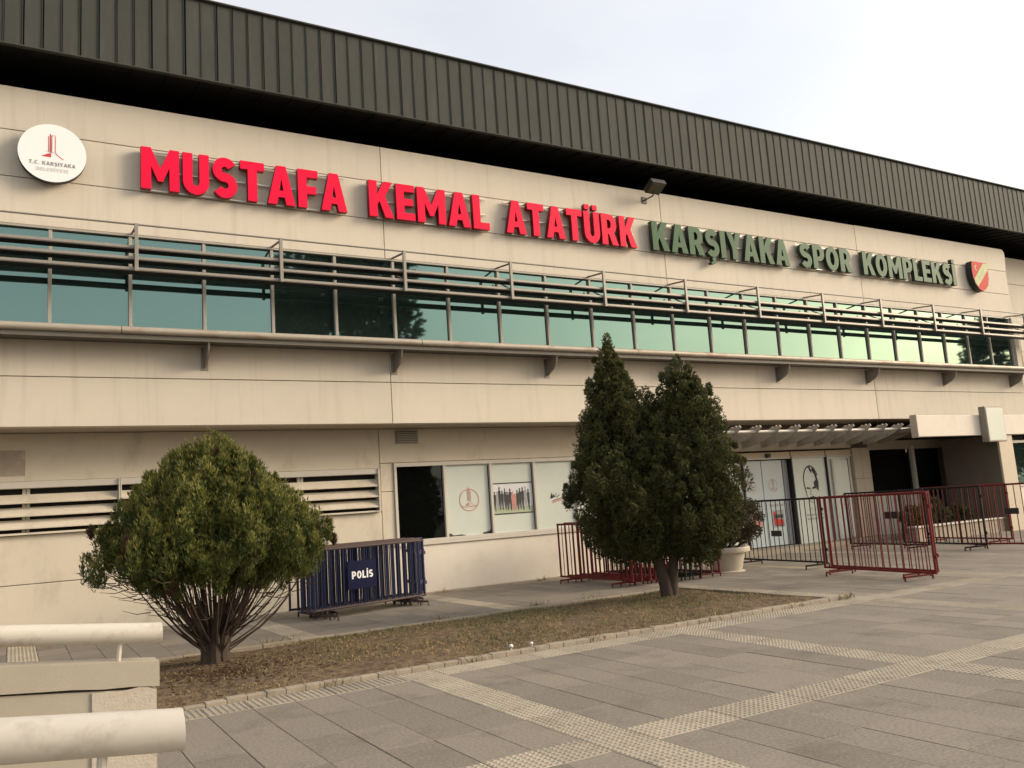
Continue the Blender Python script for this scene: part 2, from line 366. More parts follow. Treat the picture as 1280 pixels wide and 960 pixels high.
def rib_tile():
    m = MB().box(-T/2+.003, T/2-.003, -T/2+.003, T/2-.003, -.05, 0, .003)
    for i in range(7):
        cx = (i-3)*T/7; m.prism([(cx-.019, -.001), (cx-.011, .007), (cx+.011, .007), (cx+.019, -.001)], 'y', -T/2+.008, T/2-.008)
    return m.mesh('rib_tile', M['tactile'])
DOME, RIB = dome_tile(), rib_tile()
def view_size(x, y, dx, dy):
    q = [px((x+a*dx/2, y+b_*dy/2, 0)) for a, b_ in ((-1, -1), (1, -1), (1, 1), (-1, 1))]
    if min(t[2] for t in q) < .3: return 0
    xs = [t[0] for t in q]; ys = [t[1] for t in q]
    if max(xs) < -5 or min(xs) > 1285 or min(ys) > 965 or max(ys) < 0: return 0
    A = 0
    for i in range(4): A += xs[i]*ys[(i+1) % 4] - xs[(i+1) % 4]*ys[i]
    return abs(A)/2
tiles, slabs = [], []
def in_bed(x, y): return BX0 < x < BX1 and BY0-.01 < y < BY1
ROWS = [(-1.15, 1.46, 4), (1.84, 4.74, 4), (5.12, 8.005, 4), (8.385, 11.95, 5), (11.95, 16.07, 6)]
for k in range(len(SX)-1):
    xs0, xs1 = SX[k], SX[k+1]
    for (ya, yb) in SYR:                                # strip along the building, tile by tile
        n = 8; pw = (xs1 - xs0 - T)/n
        for i in range(n): tiles.append((xs0 + T + pw*(i+.5), (ya+yb)/2, RIB if (ya > 7 and xs0 < 3.3) else DOME, pw/T))
        tiles.append((xs0 + T/2, (ya+yb)/2, DOME, 1))
    for (ya, yb, nr) in ROWS:
        ny = round((yb-ya)/T); ph = (yb-ya)/ny
        for j in range(ny):
            y = ya+ph*(j+.5)
            if not in_bed(xs0+T/2, y): tiles.append((xs0+T/2, y, DOME, 1))
        n = 8; pw = (xs1-xs0-T)/n; ph = (yb-ya)/nr
        for i in range(n):
            for j in range(nr):
                x, y = xs0+T+pw*(i+.5), ya+ph*(j+.5)
                if in_bed(x, y): continue
                if y > 12 and x > 27: continue
                slabs.append((x, y, pw, ph))
# cut slabs where the bed ends mid-cell: a filler course along the bed's right edge
def place(cells, keyf, limit):
    a = sorted(cells, key=keyf, reverse=True); return [c for c in a[:limit] if keyf(c) > 0], [c for c in a[limit:]] + [c for c in a[:limit] if keyf(c) <= 0]
near, rest = place(slabs, lambda c: view_size(*c), 300)
SM = {}
for (x, y, w, h) in near:
    key = (round(w, 3), round(h, 3))
    if key not in SM: SM[key] = MB().box(-w/2+.0028, w/2-.0028, -h/2+.0012, h/2-.0012, -.05, 0, .002).mesh('paving_slab', M['slab'])
    o = inst('paving_slab', SM[key], pave, (x, y, random.uniform(-.0025, .0015)))
    o.rotation_euler.x = random.uniform(-.0015, .0015); o.rotation_euler.y = random.uniform(-.002, .002)
b = MB()
for (x, y, w, h) in rest: b.box(x-w/2+.0035, x+w/2-.0035, y-h/2+.002, y+h/2-.002, -.05, random.uniform(-.0025, .0015))
o = b.build('paving_slabs_rest', M['slab_rest'], pave); o.name = 'distant_paving_slabs'; tag(o, kind='stuff')
tn, tr_ = place(tiles, lambda c: view_size(c[0], c[1], T, T), 300)
for (x, y, me, sx) in tn:
    o = inst('tactile_tile', me, pave, (x, y, random.uniform(-.001, .0025))); o.scale.x = sx
b = MB()
for (x, y, me, sx) in tr_: b.box(x-T*sx/2+.003, x+T*sx/2-.003, y-T/2+.003, y+T/2-.003, -.05, .001)
o = b.build('distant_tactile_tiles', M['tactile'], pave); tag(o, kind='stuff')

# kerb of the bed, stone by stone
kerb = empty('kerb', (0, 0, 0), kind='structure', label='low concrete kerb round the planting bed')
x = BX0
while x < BX1-.02:
    w = min(random.choice((.19, .185, .19, .18)), BX1-x); top = .05 + random.uniform(-.006, .006)
    if x < 1.75: top -= .025*min(1, (1.75-x)/.6)
    MB().box(x+.0015, x+w-.0015, 8.40+random.uniform(-.003, .003), 8.50, -.05, top, .006).build('kerb_stone', M['kerb'], kerb); x += w
y = 8.51
while y < BY1-.05:
    w = min(.5, BY1-y); MB().box(BX1-.08, BX1, y, y+w-.008, -.05, .018+random.uniform(0, .006), .008).build('kerb_stone', M['kerb'], kerb); y += w
x = BX0
while x < BX1-.09:
    w = min(.5, BX1-.085-x); MB().box(x, x+w-.008, BY1-.09, BY1-.002, -.05, .022+random.uniform(0, .008), .008).build('kerb_stone', M['kerb'], kerb); x += w
# soil sheet with mounds
nx, ny = 150, 40; v = []; f = []
def soil_z(x, y):
    e = min(1, (y-8.5)/.5, (BY1-.09-y)/.5, (BX1-.08-x)/.4)
    return -.015 + .05*max(0, e) + .018*math.sin(x*3.1+y*2.3)*math.sin(y*4.1-x) + .03*math.exp(-((x-2.06)**2+(y-10.63)**2)/.25) + .03*math.exp(-((x-8.96)**2+(y-10.7)**2)/.25)
for j in range(ny+1):
    for i in range(nx+1):
        x = BX0 + (BX1-.08-BX0)*i/nx; y = 8.50 + (BY1-.09-8.50)*j/ny
        v.append((x, y, soil_z(x, y) + random.uniform(-.006, .006)))
for j in range(ny):
    for i in range(nx): a = j*(nx+1)+i; f.append([a, a+1, a+nx+2, a+nx+1])
o = MB().add(v, f).build('soil', M['soil'], smooth='all'); tag(o, kind='structure')

# ------------------------------------------------------------------ leaf and blade meshes
def leaves(name, P, D, Ln, Wd, mats, parent=None, mi=None, kind=None, bend=.0):
    """one kite-shaped blade for each row of P (base), D (direction), Ln, Wd"""
    n = len(P); D = D/np.linalg.norm(D, axis=1, keepdims=True)
    rnd = RNG.normal(size=(n, 3)); s = np.cross(D, rnd); s /= np.linalg.norm(s, axis=1, keepdims=True) + 1e-9
    nn = np.cross(D, s)
    mid = P + D*(Ln*.5)[:, None] + nn*(Ln*bend)[:, None]
    V = np.empty((n, 4, 3)); V[:, 0] = P; V[:, 1] = mid + s*(Wd*.5)[:, None]; V[:, 2] = P + D*Ln[:, None]; V[:, 3] = mid - s*(Wd*.5)[:, None]
    org = np.array(wloc(parent)) if parent is not None else np.zeros(3)
    V = (V.reshape(-1, 3) - org).astype(np.float32)
    me = bpy.data.meshes.new(name); me.vertices.add(4*n); me.vertices.foreach_set('co', V.ravel())
    me.loops.add(4*n); me.loops.foreach_set('vertex_index', np.arange(4*n, dtype=np.int32))
    me.polygons.add(n); me.polygons.foreach_set('loop_start', np.arange(0, 4*n, 4, dtype=np.int32))
    for m in mats: me.materials.append(m)
    if mi is not None: me.polygons.foreach_set('material_index', np.asarray(mi, dtype=np.int32))
    me.update(); me.validate()
    o = bpy.data.objects.new(name, me); link(o, parent, tuple(org)); tag(o, kind=kind); return o
# grass
n = 75000
gx = RNG.uniform(BX0+.1, BX1-.09, n); gy = RNG.uniform(8.52, BY1-.1, n)
patch = np.sin(gx*1.7+gy*.9)*np.sin(gy*2.2-gx*.6) + .5*np.sin(gx*5.1)*np.sin(gy*6.3)
dens = np.clip(.42 + .50*patch + .25*(gx > 3.6), .06, 1); dens[(gx < 3.2)] *= .55
keep = RNG.uniform(size=n) < dens; gx, gy, patch = gx[keep], gy[keep], patch[keep]; n = len(gx)
gz = np.array([soil_z(a, b_) for a, b_ in zip(gx, gy)]) - .006
greenness = np.clip(.10 + .42*((gy-9.2)/2.6) + .25*(gx > 4.5) + .2*patch, .03, .8)
greenness[gx < 3] *= .5
mi = (RNG.uniform(size=n) < greenness).astype(int)
D = RNG.normal(size=(n, 3))*np.array([.75, .75, 0]) + np.array([0, 0, .75])
Ln = RNG.uniform(.018, .062, n)*np.where(mi == 1, 1.15, .95)
o = leaves('grass', np.stack([gx, gy, gz], 1), D, Ln, RNG.uniform(.0035, .0075, n), [M['grass_dry'], M['grass_green']], None, mi, 'stuff', .06)
tag(o, 'patchy dry grass over the planting bed', 'grass')
# weeds in the joint along the kerb and at the wall foot
wp = []; 
for (cx, cy, k) in ((2.7, 8.37, 14), (4.3, 8.38, 18), (5.9, 8.37, 12), (7.6, 8.38, 16), (10.25, 8.36, 40), (9.2, 8.38, 14), (3.1, 12.0, 26), (5.6, 12.0, 34), (7.3, 12.0, 40), (8.4, 12.0, 24), (9.9, 15.92, 24), (7.6, 15.93, 18)):
    for j in range(k): wp.append((cx+RNG.normal()*.10, cy+RNG.normal()*.02, -.004))
wp = np.array(wp); o = leaves('joint_weeds', wp, RNG.normal(size=wp.shape)*np.array([.5, .5, 0])+np.array([0, 0, .9]), RNG.uniform(.05, .16, len(wp)), RNG.uniform(.006, .013, len(wp)), [M['grass_green'], M['grass_dry']], None, RNG.integers(0, 2, len(wp)), 'stuff', .08)
tag(o, 'thin weeds growing in the paving joints by the kerbs', 'weeds')
# litter of dead scale leaves under the small tree
n = 2600; a = RNG.uniform(0, 2*np.pi, n); r = np.abs(RNG.normal(size=n))*.9
lx = np.clip(2.0+r*np.cos(a), .2, 6); ly = np.clip(10.0+r*np.sin(a)*.8, 8.55, 11.8)
lz = np.array([soil_z(p, q) for p, q in zip(lx, ly)]) + .002
D = RNG.normal(size=(n, 3))*np.array([1, 1, .2])
o = leaves('leaf_litter', np.stack([lx, ly, lz], 1), D, RNG.uniform(.03, .07, n), RNG.uniform(.01, .02, n), [M['leaf1b']], None, None, 'stuff', .1)
tag(o, 'brown fallen leaf litter on the soil under the round tree', 'leaf litter')
for (xx, yy, lab) in ((4.87, 8.62, 'white round mushroom cap in the bed behind the kerb, the larger of two'), (5.11, 8.57, 'white round mushroom cap in the bed behind the kerb, the smaller of two')):
    r = .026 if 'larger' in lab else .02
    o = empty('mushroom', (xx, yy, soil_z(xx, yy)), lab, 'mushroom', 'mushrooms by the kerb')
    z0 = wloc(o).z
    MB().lathe([(.001, .06+r), (r*.5, .06+r*.9), (r*.9, .06+r*.4), (r, .06), (r*.7, .045), (.001, .045)], (xx, yy, z0), 14).build('cap', M['mush'], o, 'all')
    MB().lathe([(.010, .05), (.009, .02), (.012, -.02)], (xx, yy, z0), 8).build('stem', M['mush'], o, 'all')

# ================================================================== the sports hall
hall = empty('sports_hall', (10, 16, 0), 'long cream sports hall with dark metal roof edge and teal window band', 'building')
YU, YL = 15.05, 16.07                                  # faces of the upper and lower storey
MB().box(-30, 28.0, 15.27, 46, 3.43, 8.80).build('upper_core', M['backing'], hall)
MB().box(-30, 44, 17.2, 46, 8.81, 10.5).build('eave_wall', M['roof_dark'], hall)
MB().box(-30, 14.2, 16.30, 46, -.3, 3.35).build('lower_core', M['backing'], hall)
MB().box(14.2, 40.0, 18.9, 46, -.3, 3.29).build('entrance_core', M['dark'], hall)
# upper storey cladding, panel by panel
XB = [-22.5, -15.33, -8.14, -0.95, 6.235, 13.43, 20.62, 28.05]
def panel(x0, x1, z0, z1, y=YU, th=.2, m='wall', g=.006, name='wall_panel', bv=.006):
    return MB().box(x0+g, x1-g, y, y+th, z0+g, z1-g, bv).build(name, M[m], hall)
for x0, x1 in zip(XB, XB[1:]):
    for z0, z1 in ((3.34, 4.14), (4.14, 4.74), (6.60, 7.385), (7.385, 8.17), (8.17, 8.92)):
        if x1 > 28 and z0 > 8:   # last panel of the top course: rounded upper corner
            pts = [(x0+.007, z0+.007), (28.05, z0+.007), (28.12, 8.72)] + [(28.12-.16+.16*math.cos(a), 8.72+.2*math.sin(a)) for a in (.4, .8, 1.2, 1.57)] + [(x0+.007, 8.92)]
            MB().prism(pts, 'y', YU, YU+.2).build('wall_panel', M['wall'], hall)
        else: panel(x0, x1, z0, z1)
# concrete soffit under the upper storey
MB().box(-22.5, 31, YU+.012, 16.5, 3.36, 3.40).build('soffit', M['soffit_c'], hall)
# set back end bay on the right
for z0, z1 in ((3.34, 4.5), (4.5, 5.7), (5.7, 6.9), (6.9, 8.05), (8.05, 9.0)):
    panel(28.14, 40, z0, z1, 15.75)
MB().box(28.1, 40, 15.97, 46, 3.3, 8.80).build('end_core', M['backing'], hall)
MB().box(28.6, 29.5, 15.70, 15.74, 5.1, 6.5).build('end_window', M['glass_dark'], hall)

# roof edge: standing seam sheets on a fascia, dark eave underneath
YF, ZF0, ZF1 = 14.5, 9.355, 10.837
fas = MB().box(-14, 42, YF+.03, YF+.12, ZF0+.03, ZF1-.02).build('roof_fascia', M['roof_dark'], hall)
W_ = .2701
sheet = MB().prism([(-W_/2+.004, 0), (W_/2-.024, 0), (W_/2-.022, -.016), (W_/2-.015, -.016), (W_/2-.013, .028), (-W_/2+.004, .028)], 'z', ZF0, ZF1).mesh('roof_sheet', M['roof'])
k = 0; xx = 0.05 - W_*20 + W_/2
while xx < 41.0:
    o = inst('roof_sheet', sheet, fas, (xx, YF, 0)); o.rotation_euler.y = random.uniform(-.0008, .0008); k += 1; xx += W_
MB().box(-14, 42, YF-.06, YF+.2, ZF1, ZF1+.035, .008).build('edge_capping', M['roof'], hall)
MB().box(-14, 42, YF-.055, YF+.03, ZF0-.03, ZF0-.002, .006).build('drip_trim', M['roof'], hall)
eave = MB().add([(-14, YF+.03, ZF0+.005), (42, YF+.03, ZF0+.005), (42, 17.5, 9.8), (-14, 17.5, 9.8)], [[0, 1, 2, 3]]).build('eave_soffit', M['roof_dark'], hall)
rib = MB().add([(-.012, YF+.05, ZF0-.002), (.012, YF+.05, ZF0-.002), (.012, 17.4, 9.775), (-.012, 17.4, 9.775), (-.012, YF+.05, ZF0-.03), (.012, YF+.05, ZF0-.03), (.012, 17.4, 9.745), (-.012, 17.4, 9.745)],
               [[4, 5, 6, 7], [0, 4, 7, 3], [1, 2, 6, 5], [0, 1, 5, 4]]).mesh('eave_seam', M['roof_dark'])
xx = 0.05 - W_*8
while xx < 30: inst('eave_seam', rib, eave, (xx, 0, 0)); xx += W_*2
MB().add([(-14, YF+.1, ZF1+.02), (42, YF+.1, ZF1+.02), (42, 46, 12.4), (-14, 46, 12.4), (-14, YF+.1, ZF1-.05), (42, YF+.1, ZF1-.05), (42, 46, 9.4), (-14, 46, 9.4)],
         [[0, 1, 2, 3], [0, 4, 5, 1], [0, 3, 7, 4], [1, 5, 6, 2]]).build('roof', M['roof'], hall)

# window band of the upper floor
band = MB().box(-22, 27.95, 15.20, 15.255, 4.74, 6.60).build('window_band', M['dark'], hall)
MS = 1.187; MX0 = .462
pane = MB().box(-MS/2+.012, MS/2-.012, -.0075, .0075, -.8875, .8875).mesh('glass_pane', M['glass'])
mull = MB().box(-.027, .027, 15.055, 15.135, 4.76, 6.59, .004).mesh('mullion', M['frame_grey'])
for i in range(-6, 23):
    x = MX0 + MS*i
    o = inst('glass_pane', pane, band, (x+MS/2, 15.115, 5.6875)); o.rotation_euler = (random.uniform(-.004, .004), 0, random.uniform(-.006, .006)); inst('mullion', mull, band, (x, 0, 0))
MB().box(MX0+MS*23-.03, MX0+MS*23+.06, 15.05, 15.19, 4.76, 6.59).build('mullion', M['frame_grey'], band)
MB().box(MX0+MS*23+.06, 28.04, 14.99, 15.19, 4.745, 6.598).build('end_jamb', M['wall'], band)
MB().box(-22, 28, 15.04, 15.16, 6.565, 6.598).build('head_trim', M['frame_grey'], band)
MB().box(-22, 28, 15.03, 15.16, 4.775, 4.81).build('sill', M['frame_grey'], band)
# sunshade in front of it
shade = empty('sunshade', (10, 14.5, 6), parent=hall)
PS, P0 = 2.355, 1.675
for i in range(-3, 13):
    x = P0 + PS*i
    m = MB().box(x-.028, x+.028, 14.44, 14.49, 5.80, 6.60, .004); m.build('post', M['alu'], shade)
    m = MB().tube([(x, 14.49, 6.56), (x, 15.05, 6.62)], .020, 6); m.build('arm', M['alu_dark'], shade)
    m = MB().tube([(x, 14.52, 6.02), (x, 14.99, 6.30)], .018, 6); m.build('arm', M['alu_dark'], shade)
    if i < 12:
        for z in (6.215, 6.03, 5.85):
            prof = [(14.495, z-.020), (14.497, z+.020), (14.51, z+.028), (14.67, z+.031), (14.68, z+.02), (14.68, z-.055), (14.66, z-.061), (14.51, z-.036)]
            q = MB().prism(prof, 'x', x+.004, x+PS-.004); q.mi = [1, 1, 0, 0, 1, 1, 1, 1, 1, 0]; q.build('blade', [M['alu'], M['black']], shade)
        MB().tube([(x+.01, 14.47, 6.585), (x+PS-.01, 14.47, 6.585)], .016, 6).build('top_rail', M['alu'], shade)
# rusty pipe rail and gutter tray under the windows, on curved brackets
x = -9.0
while x < 30:
    L_ = 5.23
    MB().tube([(x+.006, 14.56, 4.835), (x+L_-.006, 14.56, 4.835)], .062, 14).build('pipe_rail', M['rustpipe'], hall, True); x += L_
MB().box(-9, 30, 14.60, 15.045, 4.735, 4.77).build('gutter_tray', M['gutter'], hall)
MB().box(-9, 30, 14.575, 14.60, 4.70, 4.80).build('gutter_lip', M['gutter'], hall)
bk = [(15.045, 4.70), (14.60, 4.70), (14.62, 4.64)] + [(15.045-.42*math.cos(a)*1.0+.0, 4.66-.30*math.sin(a)) for a in (.3, .6, .9, 1.2)] + [(15.0, 4.33), (15.045, 4.33)]
for i in range(-1, 9):
    x = 2.815*14.9/14.9 + 3.5*i
    m = MB().prism(bk, 'x', x-.012, x+.012); m.box(x-.06, x+.06, 15.035, 15.049, 4.29, 4.69); m.build('bracket', M['alu_dark'], hall)
    m = MB().tube([(x, 14.56, 4.80), (x, 14.62, 4.70)], .015, 6); m.build('pipe_clip', M['alu_dark'], hall)

# lower storey wall, left block with a louvred opening
def lp(x0, x1, z0, z1, m='wall_low'): return panel(x0, x1, z0, z1, YL, .2, m, .005, 'wall_panel', .008)
for x0, x1 in ((-22, -14), (-14, -7), (-7, 6.335)):
    lp(x0, x1, -.1, .91); lp(x0, x1, .91, 1.70)
    lp(x0, x1, 2.56, 3.36)
lp(6.285, 6.335, 1.70, 2.56)
lv = MB().box(-22, 6.28, 16.16, 16.29, 1.70, 2.56).build('louvre_opening', M['dark'], hall)
MB().box(-22, 6.28, 15.99, 16.16, 1.702, 1.735).build('louvre_sill', M['wall_low'], lv)
MB().box(-22, 6.28, 15.97, 16.15, 2.45, 2.558, .006).build('louvre_head', M['frame'], lv)
seg = [(-14.0, -6.2), (-6.17, 1.555), (1.605, 6.27)]
for (x0, x1) in seg:
    for z in (2.26, 2.05, 1.85):
        prof = [(15.955, z-.055), (15.955, z-.035), (16.10, z+.095), (16.115, z+.09), (15.985, z-.06)]
        MB().prism(prof, 'x', x0, x1).build('slat', M['wall_low'], lv)
    xx = x0 + 1.5
    while xx < x1 - .3:
        MB().box(xx-.055, xx-.005, 16.10, 16.158, 1.74, 2.45).build('louvre_post', M['frame'], lv); MB().box(xx+.005, xx+.055, 16.10, 16.158, 1.74, 2.45).build('louvre_post', M['frame'], lv); xx += 1.62
for x in (-6.185, 1.58):
    MB().box(x-.022, x-.003, 15.93, 16.13, 1.74, 2.555).build('louvre_post', M['frame'], lv); MB().box(x+.003, x+.022, 15.93, 16.13, 1.74, 2.555).build('louvre_post', M['frame'], lv)
MB().box(6.245, 6.28, 15.94, 16.15, 1.74, 2.555).build('louvre_post', M['frame'], lv)
# right block with film-covered windows
lp(6.335, 14.2, -.1, 1.0, 'white_wall')
lp(6.335, 14.2, 2.66, 3.36); lp(6.335, 6.62, 1.0, 2.09); lp(6.335, 6.62, 2.09, 2.66); lp(13.24, 14.2, 1.0, 2.66)
MB().box(6.62, 14.15, 15.97, 16.068, -.02, .045, .008).build('plinth', M['kerb'], hall)
MB().box(-1.3, .17, 16.061, 16.0655, 2.66, 3.08).build('wall_patch', M['patch'], hall)
gr = MB().box(6.69, 7.19, 16.045, 16.068, 3.04, 3.32).build('vent_grille', M['frame_grey'], hall)
MB().box(6.715, 7.165, 16.035, 16.044, 3.065, 3.295).build('grille_dark', M['dark'], gr)
for i in range(6): MB().prism([(16.02, 3.075+.037*i), (16.025, 3.07+.037*i), (16.034, 3.095+.037*i), (16.030, 3.10+.037*i)], 'x', 6.715, 7.165).build('slat', M['frame_grey'], gr)
win = empty('shop_window', (9.9, 16.1, 1), parent=hall)
MB().box(6.60, 13.26, 16.03, 16.20, .98, 1.03, .006).build('sill', M['frame'], win)
MB().box(6.62, 13.24, 16.03, 16.14, 2.575, 2.655, .004).build('head', M['frame'], win)
MB().box(6.62, 13.24, 16.03, 16.14, 1.03, 1.10, .004).build('bottom_rail', M['frame'], win)
WX = [6.65 + 1.095*i for i in range(7)]
for i, x in enumerate(WX): MB().box(x-.028, x+.028, 16.035, 16.14, 1.10, 2.575, .004).build('mullion', M['frame'], win)
for i in range(6):
    x0, x1 = WX[i]+.03, WX[i+1]-.03
    MB().box(x0, x1, 16.10, 16.115, 1.10, 2.575).build('pane', M['glass_dark' if i == 0 else 'film'], win)
YW = 16.094
def ring(r0, r1, n=28): return [arc(0, 0, r1, r1, 0, 360-360/n, n-1), arc(0, 0, r0, r0, 0, 360-360/n, n-1)]
def tower_mark(parent, x, y, z, s, m, ringed=True):
    sp = []
    if ringed: flat('printed_emblem', ring(.93, 1.0), m, parent, x, y+.001, z, s, s)
    for xx, h0, h1 in ((-.14, -.1, .95), (-.04, -.1, 1.2), (.06, -.1, 1.05), (.17, -.05, .8)): sp.append(rect(xx-.022, xx+.022, h0, h1))
    flat('printed_emblem', sp, m, parent, x, y, z, s, s)
    sp2 = [[(-.42, -.52), (-.12, -.22), (-.02, -.22), (-.02, -.48)], stroke([(.10, -.1), (.2, -.28), (.42, -.48), (.72, -.52)], .02), stroke([(-.8, -.52), (-.4, -.62), (0, -.55), (.4, -.64), (.8, -.52)], .025)]
    flat('printed_emblem', sp2, m, parent, x, y-.002, z, s, s)
xc = (WX[1]+WX[2])/2; tower_mark(win, xc+.02, YW, 1.83, .235, M['pink_print'])
# torn film corners on the second pane
flat('torn_corner', [[(0, 0), (.42, 0), (.3, .03), (.12, .02), (.05, .07), (0, .05)]], M['dark_print'], win, WX[1]+.04, YW, 1.10, 1, 1)
flat('torn_corner', [[(0, 0), (0, .14), (-.04, .06), (-.22, .03), (-.2, 0)]], M['dark_print'], win, WX[2]-.035, YW, 1.10, 1, 1)
flat('dark_edge', [rect(-.022, 0, .05, 1.44)], M['dark_print'], win, WX[2]-.031, YW-.001, 1.10, 1, 1)
flat('dark_edge', [rect(-.02, 0, .02, 1.44)], M['dark_print'], win, WX[3]-.031, YW-.001, 1.10, 1, 1)
# third pane: a printed group of standing people between two dark lines
x0, x1 = WX[2]+.035, WX[3]-.06
flat('photo_print', [rect(0, x1-x0, 0, .62)], M['lgrey_print'], win, x0, YW, 1.50, 1, 1)
flat('photo_print', [rect(0, x1-x0, 0, .13)], M['green_print'], win, x0, YW-.0015, 1.50, 1, 1)
for zz in (1.475, 2.13): flat('photo_print', [rect(0, x1-x0, 0, .022)], M['dark_print'], win, x0, YW-.001, zz, 1, 1)
rr = random.Random(3); xx = x0+.05; kk = 0
while xx < x1-.06:
    h = rr.uniform(.40, .50); w = rr.uniform(.05, .07); bz = 1.545+rr.uniform(-.01, .03)
    body = [(-w*.35, 0), (-w*.1, h*.45), (0, 0), (w*.35, 0), (w*.5, h*.5), (w*.55, h*.8), (w*.2, h*.86)] + arc(0, h*.93, w*.27, h*.075, -60, 240, 8) + [(-w*.2, h*.86), (-w*.55, h*.8), (-w*.5, h*.5)]
    red = .48 < (xx-x0)/(x1-x0) < .56
    flat('photo_print', [body], M['pink_print' if red else 'grey_print' if rr.random() < .3 else 'dark_print'], win, xx, YW-.003-.0004*(kk % 3), bz, 1, .85 if red else 1); kk += 1
    xx += rr.uniform(.05, .075)
# fourth pane: a short handwritten-looking scrawl and a stripe
flat('scrawl', [stroke([(0, 0), (.03, .13), (.06, .02), (.08, .10), (.12, .03), (.15, .12), (.17, .02), (.24, .08)], .008)], M['dark_print'], win, WX[3]+.42, YW, 1.75, 1, 1)
flat('scrawl', [stroke([(0, 0), (.12, .035), (.26, .06)], .018)], M['pink_print'], win, WX[3]+.46, YW, 1.66, 1, 1)
flat('scrawl', [stroke([(0, 0), (.12, .03), (.27, .06)], .007)], M['dark_print'], win, WX[3]+.46, YW, 1.70, 1, 1)

# entrance bay
YD = 16.40
ent = empty('entrance', (18, YD, .1), parent=hall)
MB().box(14.2, 26, 15.6, 18.9, -.06, .10, .01).build('step', M['kerb'], ent)
MB().box(14.19, 14.4, 16.08, 16.9, .1, 3.36).build('jamb_wall', M['wall_low'], ent)
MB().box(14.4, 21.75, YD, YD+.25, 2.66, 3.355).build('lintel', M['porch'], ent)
for x0, x1 in ((14.4, 16.60), (16.64, 18.46), (18.5, 19.88), (19.92, 20.98)): MB().box(x0, x1, YD+.005, YD+.1, 2.47, 2.62, .004).build('header', M['header'], ent)
for x, w in ((16.62, .02), (18.48, .02), (19.90, .02)): MB().box(x-w, x+w, YD-.02, YD+.12, .1, 2.47).build('door_post', M['black'], ent)
MB().box(15.5, 15.54, YD-.01, YD+.1, .1, 2.47).build('door_post', M['frame_grey'], ent)
MB().box(14.4, 21.0, YD-.01, YD+.1, 2.43, 2.47).build('door_rail', M['frame'], ent)
for x0, x1 in ((14.4, 15.5), (15.54, 16.60)): MB().box(x0, x1, YD+.04, YD+.055, .1, 2.43).build('pane', M['film'], ent)
for i, (x0, x1) in enumerate(((16.66, 17.46), (17.48, 18.26))):
    d = MB().box(x0, x1, YD+.16, YD+.20, .12, 2.41, .006).build('door_leaf', M['film_blue'], ent)
    xc = (x0+x1)/2; tower_mark(d, xc-.02, YD+.155, 1.72, .17, M['pink_print'], True)
    flat('printed_caption', [rect(-.16, .16, 0, .03)], M['pink_print'] if i else M['grey_print'], d, xc, YD+.156, 1.32, 1, 1)
    flat('printed_caption', [rect(-.26, -.12, 0, .06), rect(-.09, .09, 0, .06), rect(.12, .27, 0, .06)], M['grey_print'], d, xc+.02, YD+.156, 1.16, 1, 1)
    flat('printed_photo', [rect(-.21, .22, 0, .46)], M['grey_print'], d, xc+.05, YD+.156, .60, 1, 1)
    flat('printed_photo', [[(-.17, .06), (.19, .06), (.18, .2), (-.02, .22), (-.1, .42), (-.18, .4)]], M['crest_red' if i else 'pink_print'], d, xc+.05, YD+.154, .60, 1, 1)
    flat('printed_photo', [rect(-.15, .18, .24, .34), rect(-.12, .18, .03, .055)], M['dark_print'], d, xc+.05, YD+.153, .60, 1, 1)
MB().box(18.27, 18.45, YD+.14, YD+.17, .12, 2.41).build('door_reveal', M['grey_print'], ent)
MB().box(16.6, 21.0, YD+.21, YD+.25, .1, 2.5).build('backing_board', M['dark'], ent)
pp = MB().box(18.51, 19.87, YD+.04, YD+.055, .1, 2.43).build('pane', M['film'], ent)
# ink portrait printed on the pane: plain generic head in a few dark strokes
xc, zc, yy = 19.22, 1.28, YD+.034
flat('ink_portrait', [stroke(arc(0, .50, .29, .42, 20, 205, 18), .018), [(.10, .88), (.18, .80), (.25, .62), (.30, .46), (.27, .20), (.22, .08), (.17, .06), (.20, .26), (.16, .36), (.12, .34), (.10, .46), (.20, .54), (.16, .68), (.06, .80)],
                      [(-.2, .34), (-.05, .32), (-.05, .28), (-.2, .29)], [(.02, .32), (.14, .36), (.15, .30), (.03, .27)], stroke([(-.03, .28), (-.08, .14), (0, .12)], .009), [(-.12, .06), (.02, .09), (.14, .05), (.14, .02), (-.12, .03)],
                      [(-.05, .92), (.06, .80), (.05, .70), (-.02, .80)], stroke([(-.25, .33), (-.22, .12), (-.12, -.05), (.02, -.1)], .008), [(.26, .08), (.36, .02), (.2, -.04), (.12, -.06)]], M['dark_print'], pp, xc, yy, zc, 1, 1)
flat('ink_portrait', [stroke([(-.22, .0), (-.1, .06), (0, -.02), (.1, .08), (.3, .0)], .008)], M['grey_print'], pp, xc, yy, .98, 1, 1)
for zz, a, b_ in ((.83, -.32, .36), (.72, -.30, .34)):
    flat('printed_caption', [rect(a+.14*i, a+.14*i+.11, 0, .05) for i in range(5)], M['grey_print'], pp, xc, yy, zz, 1, 1)
MB().box(19.93, 20.97, YD+.04, YD+.055, .1, 2.43).build('pane', M['film'], ent)
side_door = MB().box(20.16, 20.80, YD-.005, YD+.03, .12, 2.33, .004).build('side_door', M['film'], ent)
for x0, x1 in ((20.10, 20.16), (20.80, 20.86)): MB().box(x0, x1, YD-.02, YD+.035, .12, 2.37).build('door_frame', M['frame'], ent)
for x in (20.165, 20.79): MB().box(x-.008, x+.008, YD-.012, YD-.006, .14, 2.32).build('seal', M['black'], side_door)
tower_mark(side_door, 20.47, YD-.008, 1.15, .2, M['pink_print'], True)
